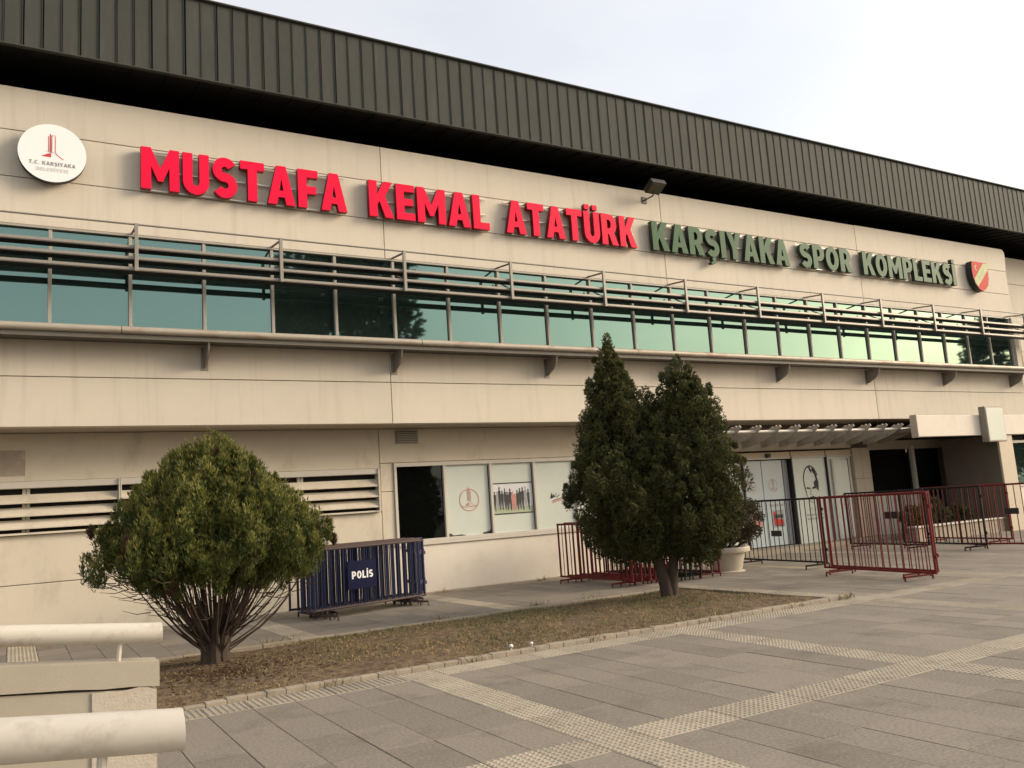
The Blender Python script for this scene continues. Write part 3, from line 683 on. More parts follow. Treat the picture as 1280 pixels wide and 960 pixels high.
o = MB().box(17.5, 17.64, YD-.08, YD+.0, 2.48, 2.58, .01).build('door_sensor', M['black'], ent)
# tiled pier beside the doors
for x0, x1 in ((21.0, 21.36), (21.36, 21.74)):
    for z0, z1 in ((.1, .62), (.62, 1.18), (1.18, 1.76), (1.76, 2.66)): MB().box(x0+.004, x1-.004, YD-.06, YD+.2, z0+.004, z1-.004, .006).build('pier_tile', M['tilew'], ent)
MB().box(21.02, 21.72, YD-.04, YD+.2, .1, 2.66).build('pier_core', M['backing'], ent)
# dark glazed part of the porch
MB().box(21.74, 23.76, YD-.02, YD+.14, .1, 1.24).build('porch_dado', M['white_wall'], ent)
MB().box(21.76, 23.74, YD+.05, YD+.07, 1.245, 2.579).build('pane', M['glass_dark'], ent)
MB().box(23.77, 23.90, YD-.03, YD+.1, .1, 2.66).build('porch_post', M['frame'], ent)
MB().box(21.74, 30, YD, YD+.2, 2.58, 2.84).build('porch_beam', M['soffit_c'], ent)
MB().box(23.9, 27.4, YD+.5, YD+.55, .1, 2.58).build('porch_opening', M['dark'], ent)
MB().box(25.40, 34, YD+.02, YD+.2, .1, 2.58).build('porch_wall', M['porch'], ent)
# entrance canopy box
can = empty('entrance_canopy', (24, 14.2, 2.7), parent=hall)
MB().box(20.72, 26.6, 14.0, 14.16, 2.735, 3.31, .012).build('canopy_box', M['white_wall'], can)
MB().box(20.68, 20.715, 13.98, 14.18, 2.72, 3.33, .006).build('canopy_end', M['soffit_c'], can)
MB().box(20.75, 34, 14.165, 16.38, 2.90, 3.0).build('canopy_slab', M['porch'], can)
MB().box(26.6, 34, 14.02, 14.16, 2.735, 3.31, .012).build('canopy_box', M['white_wall'], can)
MB().box(24.45, 25.15, 14.05, 14.6, -.02, 2.73, .01).build('pillar', M['tilew'], can)
MB().box(24.40, 24.447, 14.07, 14.6, -.02, 2.73).build('pillar_side_shade', M['side_shade'], can)  # thin dark sheet painting shade onto the pillar's left face
MB().box(24.41, 24.55, 14.602, 15.78, -.02, 2.73).build('wing_wall', M['porch'], can)
kk = MB().box(25.17, 33, 14.30, 14.5, -.02, 1.22, .01).build('kiosk_wall', M['white_wall'], can)
MB().box(25.17, 33, 14.33, 14.36, 1.28, 2.50).build('kiosk_pane', M['glass'], kk)
for z0, z1 in ((1.222, 1.28), (2.50, 2.58)): MB().box(25.17, 33, 14.27, 14.42, z0, z1, .006).build('kiosk_frame', M['frame'], kk)
MB().box(25.17, 25.25, 14.26, 14.42, 1.28, 2.5).build('kiosk_frame', M['frame'], kk); MB().box(26.9, 26.98, 14.27, 14.42, 1.28, 2.5).build('kiosk_frame', M['frame'], kk)
# low planter wall in front of the porch
lw = MB().box(20.4, 24.4, 14.2, 14.45, -.02, .36, .012).build('planter_wall', M['kerb'], hall)
MB().box(20.36, 24.44, 14.16, 14.49, .362, .40, .008).build('wall_coping', M['frame'], lw)
# pergola of curved fins over the doors
per = empty('pergola', (17.5, 14.6, 3), parent=hall)
MB().tube([(14.2, 14.62, 3.015), (21.5, 14.62, 3.015)], .035, 10).build('pergola_rail', M['fin_rail'], per, True)
MB().box(14.2, 20.7, 16.15, 16.39, 2.66, 2.86).build('pergola_beam', M['soffit_c'], per)
MB().tube([(14.2, 15.55, 2.93), (21.5, 15.55, 2.93)], .03, 8).build('pergola_rail', M['fin'], per, True)
finp = [(14.42, 3.10), (14.46, 3.155), (14.54, 3.12), (14.57, 3.16), (14.66, 3.11), (14.70, 3.14), (14.80, 3.09), (15.75, 3.04), (15.75, 2.70), (15.6, 2.705), (15.3, 2.755), (15.0, 2.83), (14.75, 2.91), (14.55, 3.0)]
finm = MB().prism([(p[0], p[1]) for p in finp], 'x', -.022, .022).mesh('pergola_fin', M['fin'])
for i in range(12): inst('pergola_fin', finm, per, (14.03 + .671*i, 0, 0))

# ================================================================== signs on the facade
def word(t, x0, x1, z0, h, face, side, label, group, gap=.085):
    root = empty('word_sign', ((x0+x1)/2, 14.9, z0), label, 'sign', group)
    k = (x1-x0)/text_width(t, gap); x = 0
    for c in t:
        w, gl = GL[c]; sp = [[(p[0]*k, p[1]*h) for p in s] for s in gl]
        o = flat('letter', sp, M[side], root, x0+x*k, 14.925, z0, 1, 1, .055); o['label'] = 'raised letter ' + c
        flat('letter_face', sp, M[face], o, x0+x*k, 14.866, z0, 1, 1)
        x += w + gap
    for zz in (z0+.02, z0+h*.5, z0+h*.97):
        MB().box(x0, x1, 14.985, 15.015, zz-.012, zz+.012).build('rail', M['steel'], root)
    for i in range(int((x1-x0)/.7)+1):
        xx = x0+.15+i*.7
        if xx < x1: MB().box(xx-.012, xx+.012, 15.016, 15.06, z0+.0, z0+.04).build('rail_fixing', M['steel'], root)
word('MUSTAFA', 1.80, 5.44, 7.385, .745, 'red_face', 'red_side', 'raised red letters spelling MUSTAFA on the upper facade', 'word signs on the facade')
word('KEMAL', 5.89, 8.55, 7.38, .735, 'red_face', 'red_side', 'raised red letters spelling KEMAL on the upper facade', 'word signs on the facade')
word('ATATÜRK', 8.96, 12.47, 7.38, .73, 'red_face', 'red_side', 'raised red letters spelling ATATÜRK on the upper facade', 'word signs on the facade')
word('KARŞIYAKA', 12.95, 17.58, 7.39, .705, 'green_face', 'green_side', 'raised dark green letters spelling KARŞIYAKA on the upper facade', 'word signs on the facade')
word('SPOR', 18.0, 20.08, 7.42, .66, 'green_face', 'green_side', 'raised dark green letters spelling SPOR on the upper facade', 'word signs on the facade')
word('KOMPLEKSİ', 20.56, 24.93, 7.42, .66, 'green_face', 'green_side', 'raised dark green letters spelling KOMPLEKSİ on the upper facade', 'word signs on the facade')
# round municipal sign
lg = empty('round_sign', (.475, 14.95, 7.77), 'round white sign with red tower emblem and grey lettering on the upper facade', 'sign')
n = 64; rr_ = .49
m = MB(); v = [(.475+rr_*math.cos(2*math.pi*k/n), y, 7.77+rr_*math.sin(2*math.pi*k/n)) for y in (14.83, 14.95) for k in range(n)]
m.add(v, [list(range(n)), list(range(n, 2*n))[::-1]] + [[k, (k+1) % n, n+(k+1) % n, n+k] for k in range(n)]).build('sign_rim', M['black'], lg)
flat('sign_face', [arc(0, 0, .49, .49, 0, 360-360/64, 63)], M['logo_white'], lg, .475, 14.826, 7.77, 1, 1)
for dx in (-.25, .25): MB().box(.475+dx-.03, .475+dx+.03, 14.952, 15.06, 7.70, 7.84).build('sign_fixing', M['black'], lg)
yq = 14.822
flat('emblem', [rect(-.062, -.052, -.02, .25), rect(-.04, -.026, -.03, .29), rect(-.018, -.006, -.03, .27), rect(.034, .043, -.02, .255), rect(-.004, .043, .262, .270)], M['crest_red'], lg, .475, yq, 7.80, 1, 1)
flat('emblem', [[(-.16, -.10), (-.06, -.045), (-.02, -.04), (-.02, -.105)], stroke([(.04, -.03), (.07, -.06), (.12, -.10), (.16, -.125)], .005)], M['red_print'], lg, .475, yq, 7.80, 1, 1)
flat('emblem', [stroke([(-.1, -.01), (-.02, -.025), (.06, -.02), (.08, -.01)], .004)], M['lgrey_print'], lg, .475, yq, 7.80, 1, 1)
flat_text('T.C. KARŞIYAKA', M['grey_print'], lg, .475-.33, .475+.33, yq, 7.555, .062, .14)
flat_text('BELEDİYESİ', M['lgrey_print'], lg, .475-.225, .475+.225, yq, 7.455, .056, .14)
# club crest shield
cr = empty('shield_sign', (26.2, 14.9, 7.35), 'red and cream shield crest at the end of the lettering on the upper facade', 'sign')
shp = [(-.40, .93), (.40, .93), (.44, .62), (.42, .4), (.34, .2), (.2, .07), (0, -.02), (-.2, .07), (-.34, .2), (-.42, .4), (-.44, .62)]
flat('shield_body', [shp], M['black'], cr, 26.18, 14.92, 7.33, 1, 1, .09)
flat('shield_face', [[(p[0]*.97, p[1]) for p in shp]], M['crest_red'], cr, 26.18, 14.826, 7.33, 1, 1)
flat('shield_band', [[(.20, .905), (.39, .905), (.41, .70), (-.22, .12), (-.345, .26), (-.37, .36)]], M['crest_yellow'], cr, 26.18, 14.822, 7.33, 1, 1)
flat('crescent', [arc(0, 0, .085, .085, 50, 310, 14) + arc(.03, 0, .066, .066, 300, 60, 14)], M['crest_yellow'], cr, 25.98, 14.821, 8.06, 1, 1)
ang = R(43)
for i, c in enumerate('KSK'):
    w, gl = GL[c]; q = -.16+.17*i; sp = []
    for s in gl: sp.append([((p[0]-w/2)*.13, (p[1]-.5)*.15) for p in s])
    flat('crest_letter', sp, M['green_print'], cr, 26.18+.035+q*math.cos(ang), 14.818, 7.33+.53+q*math.sin(ang), 1, 1)
for s in (-.2, .2): MB().box(26.18+s-.03, 26.18+s+.03, 15.011, 15.06, 7.8, 7.9).build('sign_fixing', M['black'], cr)
# lightbox sign on the canopy
sb = empty('lightbox_sign', (24.0, 13.8, 2.53), 'blank pale green lightbox sign hung on the front of the entrance canopy', 'sign')
MB().box(23.56, 24.46, 13.80, 13.995, 2.53, 3.53, .012).build('box_body', M['alu_dark'], sb)
MB().box(23.60, 24.42, 13.79, 13.799, 2.57, 3.49).build('sign_face', M['film'], sb)
# floodlight at the parapet
fl = empty('floodlight', (12.95, 15.0, 8.6), 'grey floodlight on a bracket at the top of the facade above the lettering', 'floodlight')
m = MB().tube([(12.95, 15.05, 8.66), (12.95, 14.72, 8.66), (12.95, 14.66, 8.78)], .018, 8); m.box(12.88, 13.02, 15.03, 15.049, 8.58, 8.74); m.build('bracket', M['lamp_body'], fl)
def tiltbox(x0, x1, L0, L1, h0, h1, c, a):
    v = []
    for h in (h0, h1):
        for l in (L0, L1):
            for x in (x0, x1): v.append((x, c[1]-l*math.cos(a)+h*math.sin(a)*-1, c[2]+l*math.sin(a)*1 - h*math.cos(a)*1))
    return v
bx = [[0, 2, 3, 1], [4, 5, 7, 6], [0, 1, 5, 4], [2, 6, 7, 3], [0, 4, 6, 2], [1, 3, 7, 5]]
MB().add(tiltbox(12.75, 13.17, -.16, .18, -.10, .03, (0, 14.62, 8.82), R(28)), bx).build('housing', M['lamp_body'], fl)
MB().add(tiltbox(12.78, 13.14, -.13, .15, .032, .045, (0, 14.62, 8.82), R(28)), bx).build('lens', M['lamp_glass'], fl)
# orange beacon beside the doors
ob = MB().box(15.70, 15.98, 16.22, 16.38, 2.42, 2.62, .02).build('beacon_lamp', M['orange']); tag(ob, 'small orange beacon box above the film covered entrance glazing', 'beacon')

# ================================================================== crowd barriers
BARM = {}
def barrier(p0, p1, h, paint, label, group, z0=.13, nb=17, plate=None, rail=None, feet=(.16, .84), ft=.30, lean=0.0, bar_r=.0095):
    p0 = Vector((p0[0], p0[1], 0)); p1 = Vector((p1[0], p1[1], 0)); L_ = (p1-p0).length; a = math.atan2(p1.y-p0.y, p1.x-p0.x)
    root = bpy.data.objects.new('crowd_barrier', None); COL.objects.link(root); root.location = p0; root.rotation_euler = (lean, 0, a)
    tag(root, label, 'barrier', group)
    WL[root.name] = Vector((0, 0, 0)); m = M[paint]; rm = M[rail or paint]
    r = .021
    MB().tube([(0, 0, z0), (0, 0, h)], r, 8).build('end_post', m, root, True); MB().tube([(L_, 0, z0), (L_, 0, h)], r, 8).build('end_post', m, root, True)
    MB().tube([(-.02, 0, h), (L_+.02, 0, h)], r, 8).build('top_rail', rm, root, True); MB().tube([(-.02, 0, z0), (L_+.02, 0, z0)], r*.9, 8).build('bottom_rail', rm, root, True)
    key = (paint, round(h-z0, 3), bar_r)
    if key not in BARM: BARM[key] = MB().tube([(0, 0, 0), (0, 0, h-z0)], bar_r, 6, False).mesh('bar', m, (0, 0, 0), True)
    for i in range(1, nb+1): inst('bar', BARM[key], root, (L_*i/(nb+1), 0, z0))
    for fx in feet:
        x = L_*fx
        q = MB().tube([(x, -ft, .005), (x, -ft, .075), (x, ft, .075), (x, ft, .005)], .017, 6); q.tube([(x, 0, .07), (x, 0, z0)], .018, 6); q.build('foot', rm, root, True)
    for zz in (.35, h-.25): MB().box(L_+.015, L_+.055, -.012, .012, zz, zz+.06).build('coupling_hook', m, root)
    if plate:
        x0, x1, za, zb, pm = plate
        MB().box(x0, x1, -.024, -.014, za, zb, .002).build('name_plate', M[pm], root)
    return root
# stacked police barriers against the wall
ORD = ('first', 'second', 'third', 'fourth', 'fifth', 'sixth', 'seventh')
pg = 'navy barriers stacked against the wall'
pb = barrier((4.24, 13.86), (6.44, 14.43), 1.13, 'bar_blue', 'outermost navy barrier of the stack by the wall, carrying the POLİS plate', pg, .16, 15, (.64, 1.22, .43, .90, 'plate_blue'), 'bar_rust', (.1, .92), .32, 0, .012)
m_ = flat_text('POLİS', M['white_paint'], None, 0, .43, 0, 0, .125, .12, 'plate_lettering')
m_.parent = pb; m_.location = (.715, -.0275, .60)
for i, (dx, dy, rz) in enumerate(((-.05, .11, .01), (.03, .20, -.01), (-.12, .29, .015), (.10, .38, -.03), (-.03, .47, .01), (.06, .56, .0), (-.08, .65, .01))):
    barrier((4.24+dx, 13.86+dy), (6.44+dx, 14.43+dy-rz*20*.05), 1.13+.006*i, 'bar_blue', ORD[i] + ' navy barrier behind the one with the POLİS plate in the stack', pg, .16, (15, 17, 16, 18)[i % 4], None, 'bar_rust', (.10+.012*i, .92-.01*i), .24, 0, .015)
barrier((4.05, 14.62), (6.68, 15.02), 1.15, 'bar_blue', 'longest navy barrier, pressed closest to the wall behind the stack', pg, .16, 18, None, None, (.1, .93), .26)
# red and black barriers stored beside the tree
rg = 'barriers stored by the film covered windows'
for i, (x, y0, y1, h, pm) in enumerate(((9.93, 15.25, 12.85, 1.19, 'bar_red'), (10.10, 15.30, 12.80, 1.20, 'bar_red'), (10.27, 15.15, 12.75, 1.19, 'bar_red'), (10.45, 15.25, 12.82, 1.20, 'bar_red'), (10.66, 15.2, 12.70, 1.19, 'bar_red'))):
    barrier((x+.05*math.sin(i*2), y0), (x, y1), h, pm, ORD[i] + ' red barrier from the film covered windows in the row behind the twin tree' if i else 'outer red barrier of the row stored behind the twin stemmed tree, beside the wall', rg, .12, 16, None, None, (.15, .88), .26)
for i, (x, y0, y1) in enumerate(((11.0, 15.1, 12.6), (11.15, 15.1, 12.65), (11.30, 15.0, 12.55))):
    barrier((x, y0), (x+.02*i, y1), 1.19, 'bar_black', ('black barrier stored next to the red row behind the tree', 'black barrier stored between two other black ones behind the tree', 'black barrier stored next to the brown barrier behind the tree')[i], rg, .12, 16, None, None, (.15, .88), .24)
barrier((11.62, 15.1), (11.66, 12.6), 1.19, 'bar_maroon', 'dark brown barrier stored next to the round planter', rg, .12, 17, None, None, (.15, .9), .26)
barrier((11.78, 15.05), (11.82, 12.55), 1.19, 'bar_red', 'single red barrier stored between brown barrier and round planter', rg, .12, 15, None, None, (.15, .9), .26)
# barriers closing off the entrance
eg = 'barriers across the forecourt in front of the doors'
barrier((14.12, 14.25), (13.82, 11.66), 1.385, 'bar_black', 'black barrier with a black plate between the round planter and the red barriers', eg, .13, 17, (1.10, 1.42, .63, .75, 'black'), None, (.12, .9), .30)
barrier((12.98, 11.0), (12.62, 8.55), 1.40, 'bar_red', 'front red barrier of the overlapping pair on the forecourt', eg, .13, 15, None, None, (.14, .86), .30, 0, .0095)
barrier((13.24, 11.05), (12.92, 8.72), 1.40, 'bar_red', 'rear red barrier of the overlapping pair, with a black plate', eg, .13, 16, (1.42, 1.72, .98, 1.10, 'black'), None, (.1, .82), .30, 0, .009)
barrier((18.45, 14.75), (18.05, 12.30), 1.385, 'bar_black', 'black barrier before the low white planter wall, farthest along its line', eg, .13, 17, None, None, (.14, .86), .30)
barrier((18.85, 13.50), (18.20, 11.05), 1.385, 'bar_black', 'middle black barrier of the line before the porch', eg, .13, 18, None, None, (.14, .88), .30)
barrier((18.42, 11.75), (18.52, 9.3), 1.385, 'bar_red', 'red barrier at the open end of the line before the porch, with a black plate', eg, .13, 16, (1.05, 1.35, .75, .88, 'black'), None, (.14, .86), .30)
barrier((20.3, 13.9), (19.8, 11.4), 1.385, 'bar_red', 'red barrier standing alone behind the line of black barriers', eg, .13, 17, None, None, (.14, .86), .30)

# ================================================================== planter and shrubs
pot = empty('planter_pot', (12.76, 13.32, 0), 'round cream concrete planter with a wide rolled rim', 'planter')
MB().lathe([(.001, .02), (.27, 0), (.30, .03), (.385, .36), (.40, .385), (.485, .40), (.50, .43), (.50, .485), (.48, .505), (.42, .505), (.40, .46), (.001, .455)], (12.76, 13.32, 0), 48).build('pot_body', M['pot'], pot, True)
MB().lathe([(.001, .475), (.2, .47), (.395, .462)], (12.76, 13.32, 0), 32).build('pot_soil', M['soil'], pot, 'all')
MB().lathe([(.001, .0), (.36, 0), (.37, .015), (.33, .03), (.001, .03)], (12.76, 13.32, .0), 32).build('saucer', M['pot'], pot, True)

def clumps(name, centers, outd, rad, tall, ntuft, L0, L1, W0, mats, parent, mi=None, nleaf=3, upb=.6, tip=None):
    """tufts of small leaves gathered round clump centres"""
    C_ = np.repeat(np.asarray(centers), ntuft, 0); O = np.repeat(np.asarray(outd), ntuft, 0)
    n = len(C_); q = RNG.normal(size=(n, 3)); q /= np.linalg.norm(q, axis=1, keepdims=True); q *= (RNG.uniform(.25, 1, n)**.5)[:, None]
    rr_ = np.repeat(np.broadcast_to(rad, (len(centers),)), ntuft)[:, None]
    P = C_ + q*np.concatenate([rr_, rr_, rr_*tall], 1)
    D = q*.75 + O*.55 + np.array([0, 0, upb]) + RNG.normal(size=(n, 3))*.22
    P = np.repeat(P, nleaf, 0); D = np.repeat(D, nleaf, 0); D = D/np.linalg.norm(D, axis=1, keepdims=True) + RNG.normal(size=D.shape)*.33
    N_ = len(P); m2 = None if mi is None else np.repeat(np.repeat(mi, ntuft), nleaf)
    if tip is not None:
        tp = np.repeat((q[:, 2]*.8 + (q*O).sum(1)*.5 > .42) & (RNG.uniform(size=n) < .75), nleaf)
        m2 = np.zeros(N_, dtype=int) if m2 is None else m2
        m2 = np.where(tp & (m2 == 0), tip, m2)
    return leaves(name, P, D, RNG.uniform(L0, L1, N_), RNG.uniform(.75, 1.25, N_)*W0, mats, parent, m2, None, .05)
def curve_pts(a, b, sag, n=5):
    a, b = Vector(a), Vector(b); out = []
    for i in range(n+1):
        t = i/n; p = a.lerp(b, t); p += Vector(sag)*math.sin(math.pi*t); out.append(p)
    return out

# potted shrub
sh = empty('potted_shrub', (12.76, 13.32, .46), 'brownish bushy shrub growing in the round concrete planter', 'shrub')
cen = []; od = []
for i in range(95):
    a = RNG.uniform(0, 6.283); zz = RNG.uniform(.62, 1.50); u = (zz-.55)/1.0
    r = .72*math.sin(math.pi*min(1, max(.08, u*.86+.10)))**.7*RNG.uniform(.7, 1)
    cen.append((12.86+r*math.cos(a), 13.25+r*math.sin(a), zz)); od.append((math.cos(a), math.sin(a), .3))
clumps('foliage', cen, od, .11, 1.1, 95, .028, .055, .014, [M['leaf3']], sh, None, 4, .5)
m = MB()
for i in range(22):
    c = cen[i*4]; m.tube(curve_pts((12.76+RNG.uniform(-.05, .05), 13.32+RNG.uniform(-.05, .05), .42), c, (RNG.uniform(-.05, .05), RNG.uniform(-.05, .05), -.08)), [.018, .016, .013, .010, .008, .005], 5)
m.build('stem', M['twig'], sh)

# shrubs behind the low planter wall
for k, (sx, sr, sh_, lab) in enumerate(((21.2, .34, .85, 'small dark shrub behind the low planter wall, beside the glazed porch'), (22.2, .42, 1.0, 'taller dark shrub in the middle of the low planter wall'), (23.3, .36, .75, 'low dark shrub behind the planter wall, beside the tiled pillar'))):
    q_ = empty('porch_shrub', (sx, 14.85, .1), lab, 'shrub', 'shrubs behind the planter wall')
    cc = []; oo = []
    for i in range(38):
        a = RNG.uniform(0, 6.283); u = RNG.uniform(); r = sr*math.sin(math.pi*(.12+.8*u))*RNG.uniform(.5, 1)
        cc.append((sx+r*1.3*math.cos(a), 14.85+r*.8*math.sin(a), .22+(sh_-.22)*u)); oo.append((math.cos(a), math.sin(a), .4))
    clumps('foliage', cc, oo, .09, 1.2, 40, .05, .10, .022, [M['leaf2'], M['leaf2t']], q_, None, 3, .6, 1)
    m = MB()
    for i in range(8): m.tube([(sx+RNG.uniform(-.04, .04), 14.85, .08), cc[i*4]], [.014, .005], 5, False)
    m.build('stem', M['twig'], q_)

# round multi-stemmed tree
BASE = (2.06, 10.63, 0.0)
t1 = empty('thuja_tree', BASE, 'low round topped conifer with fan of bare stems beside the navy barriers', 'tree')
prof = [(1.10, .80), (1.20, 1.02), (1.34, 1.14), (1.62, 1.06), (1.86, .88), (2.08, .64), (2.22, .50), (2.34, .36), (2.44, .16)]
zs, rs = [p[0] for p in prof], [p[1] for p in prof]
def scatter(n, gen, dmin, tries=14000):
    """points kept apart from one another, so that clumps stay separate"""
    out = []; arr = np.zeros((n, 3))
    for _ in range(tries):
        g_ = gen(); p = np.array(g_[0])
        if len(out) and np.min(((arr[:len(out)]-p)**2).sum(1)) < dmin*dmin: continue
        arr[len(out)] = p; out.append(g_)
        if len(out) >= n: break
    return out
def gen1():
    u = RNG.uniform(); zz = 1.10 + 1.34*u**1.1; a = RNG.uniform(0, 6.283)
    lob = 1 + .11*math.sin(3*a+zz*2) + .10*math.sin(7*a-zz*5) + .06*math.sin(11*a+zz*3)
    r = .94*np.interp(zz, zs, rs)*lob*RNG.uniform(.86, 1.04)
    return ((2.06+r*math.cos(a), 10.63+r*math.sin(a), zz - (.05 if r > .95 else 0) + RNG.uniform(-.04, .06)), (math.cos(a)*.6, math.sin(a)*.6, .5))
pts = scatter(430, gen1, .115)
cen = [p[0] for p in pts]; od = [p[1] for p in pts]; rad = [RNG.uniform(.055, .10) for _ in pts]
mi = [1 if RNG.uniform() < (.03 if p[0][2] < 1.6 else .01) else 0 for p in pts]
for (a, zz, r) in ((2.4, 2.36, .42), (2.6, 2.42, .36), (3.0, 2.36, .44), (.4, 2.52, .06), (1.0, 2.56, .03), (5.6, 2.50, .14), (3.2, 1.50, 1.22), (3.05, 1.22, 1.34), (3.3, 1.18, 1.28), (2.8, 1.16, 1.24), (6.1, 1.4, 1.26), (.1, 1.62, 1.2)):
    cen.append((2.06+r*math.cos(a), 10.63+r*math.sin(a), zz)); od.append((0, 0, 1)); mi.append(0); rad.append(.075)
for _ in range(60):   # low hanging sprays round the skirt of the crown
    a = RNG.uniform(0, 6.283); r = RNG.uniform(.45, 1.0)
    cen.append((2.06+r*math.cos(a), 10.63+r*math.sin(a), RNG.uniform(.92, 1.16)+.10*(r-.5))); od.append((math.cos(a)*.7, math.sin(a)*.7, .2)); rad.append(RNG.uniform(.04, .075)); mi.append(1 if RNG.uniform() < .12 else 0)
for _ in range(110):
    p, o_ = gen1(); k_ = RNG.uniform(1.04, 1.16)
    cen.append(((p[0]-2.06)*k_+2.06, (p[1]-10.63)*k_+10.63, p[2]+RNG.uniform(0, .10))); od.append(o_); rad.append(RNG.uniform(.018, .04)); mi.append(0 if RNG.uniform() < .9 else 1)
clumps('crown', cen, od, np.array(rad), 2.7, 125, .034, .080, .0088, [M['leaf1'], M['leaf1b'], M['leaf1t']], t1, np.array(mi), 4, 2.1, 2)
inn = [((p[0][0]-2.06)*.72+2.06, (p[0][1]-10.63)*.72+10.63, 1.32+(p[0][2]-1.2)*.82) for p in pts]
clumps('inner_foliage', inn, od[:len(inn)], .13, 1.5, 34, .05, .09, .022, [M['leaf1'], M['leaf1b']], t1, np.array([1 if RNG.uniform() < .25 else 0 for _ in inn]), 3, .9)
m = MB()
for i in range(7):
    a = i*.9; r = .10
    m.tube([(2.06+r*math.cos(a), 10.63+r*math.sin(a)*.8, -.06), (2.06+r*.95*math.cos(a), 10.63+r*.8*math.sin(a), .18), (2.06+r*1.5*math.cos(a), 10.63+r*1.5*math.sin(a), .42), (2.06+.28*math.cos(a+.2), 10.63+.28*math.sin(a+.2), .75)], [.085, .07, .05, .035], 8)
m.build('trunk', M['bark'], t1, True)
m = MB()
for i in range(120):
    c = cen[(i*3) % len(pts)]; a = math.atan2(c[1]-10.63, c[0]-2.06); r0 = RNG.uniform(.02, .13); d = math.hypot(c[0]-2.06, c[1]-10.63)
    st = (2.06+r0*math.cos(a), 10.63+r0*math.sin(a), RNG.uniform(.12, .40))
    sag = (RNG.uniform(-.06, .06)+.06*math.cos(a), RNG.uniform(-.06, .06)+.06*math.sin(a), -.10*d+RNG.uniform(-.03, .03))
    w = RNG.uniform(.006, .017)
    m.tube(curve_pts(st, c, sag, 6), [w, w*.95, w*.85, w*.7, w*.55, w*.4, w*.25], 5, False)
for i in range(130):   # fine dead twigs under the crown
    a = RNG.uniform(0, 6.283); r = RNG.uniform(.35, 1.1); z0 = .45 + r*.45 + RNG.uniform(-.1, .25)
    p = Vector((2.06+r*math.cos(a), 10.63+r*math.sin(a), z0)); q = p + Vector((math.cos(a+RNG.uniform(-.6, .6))*.3, math.sin(a+RNG.uniform(-.6, .6))*.3, RNG.uniform(-.02, .25)))
    m.tube([p, p.lerp(q, .5)+Vector((0, 0, -.03)), q], [.006, .004, .002], 4, False)
m.build('branches', M['twig'], t1)

# twin-stemmed conifer
t2 = empty('juniper_tree', (8.96, 10.70, 0), 'tall dark conifer with two pointed crowns on twin trunks in the grass bed', 'tree')
rv = Vector((math.cos(YAW), -math.sin(YAW), 0))
def axis(base_off, top_off, z): return Vector((8.96, 10.70, 0)) + rv*(base_off + (top_off-base_off)*z/4.0)
cones = [(-.44, -.66, [(.72, .45), (1.1, .74), (1.45, .90), (1.80, 1.0), (2.1, .84), (2.35, .72), (2.65, .62), (3.2, .45), (3.7, .24), (4.14, .04)], 330),
         (.42, .50, [(.66, .40), (1.0, .72), (1.4, .80), (1.85, .90), (2.1, .80), (2.4, .74), (2.75, .66), (3.05, .56), (3.4, .38), (3.74, .08)], 300)]
cen, od, rad = [], [], []
inner2 = []; strays, sod = [], []
for (bo, to, pf, n) in cones:
    zs, rs = [p[0] for p in pf], [p[1]*.88 for p in pf]; zt = zs[-1]
    def gen2():
        u = RNG.uniform(); zz = zs[0] + (zt-zs[0])*(1-(1-u)**.62); a = RNG.uniform(0, 6.283); R0 = np.interp(zz, zs, rs)
        r = R0*(1+.13*math.sin(4*a+3*zz)+.12*math.sin(7*a-6*zz)+.06*math.sin(13*a+9*zz))*RNG.uniform(.84, 1.03); c = axis(bo, to, zz)
        return ((c.x+r*math.cos(a), c.y+r*math.sin(a), zz), (math.cos(a), math.sin(a), .35), RNG.uniform(.065, .125)*(1 if zz < zt-.7 else .62), (c.x+r*.6*math.cos(a), c.y+r*.6*math.sin(a), zz*.97))
    for _ in range(75):
        p = gen2(); k_ = RNG.uniform(1.06, 1.22); c = axis(bo, to, p[0][2])
        strays.append(((p[0][0]-c.x)*k_+c.x, (p[0][1]-c.y)*k_+c.y, p[0][2]+RNG.uniform(0, .08))); sod.append(p[1])
    for p in scatter(n, gen2, .125): cen.append(p[0]); od.append(p[1]); rad.append(p[2]); inner2.append(p[3])
NMAIN = len(cen)
for _ in range(26):   # foliage closing the notch between the two leaders
    c = Vector((8.96, 10.70, 0)) + rv*RNG.uniform(-.22, .08) + Vector((RNG.uniform(-.25, .25), RNG.uniform(-.35, .25), 0)); cen.append((c.x, c.y, RNG.uniform(2.5, 3.3))); od.append((-.2, -.6, .5)); rad.append(RNG.uniform(.07, .11))
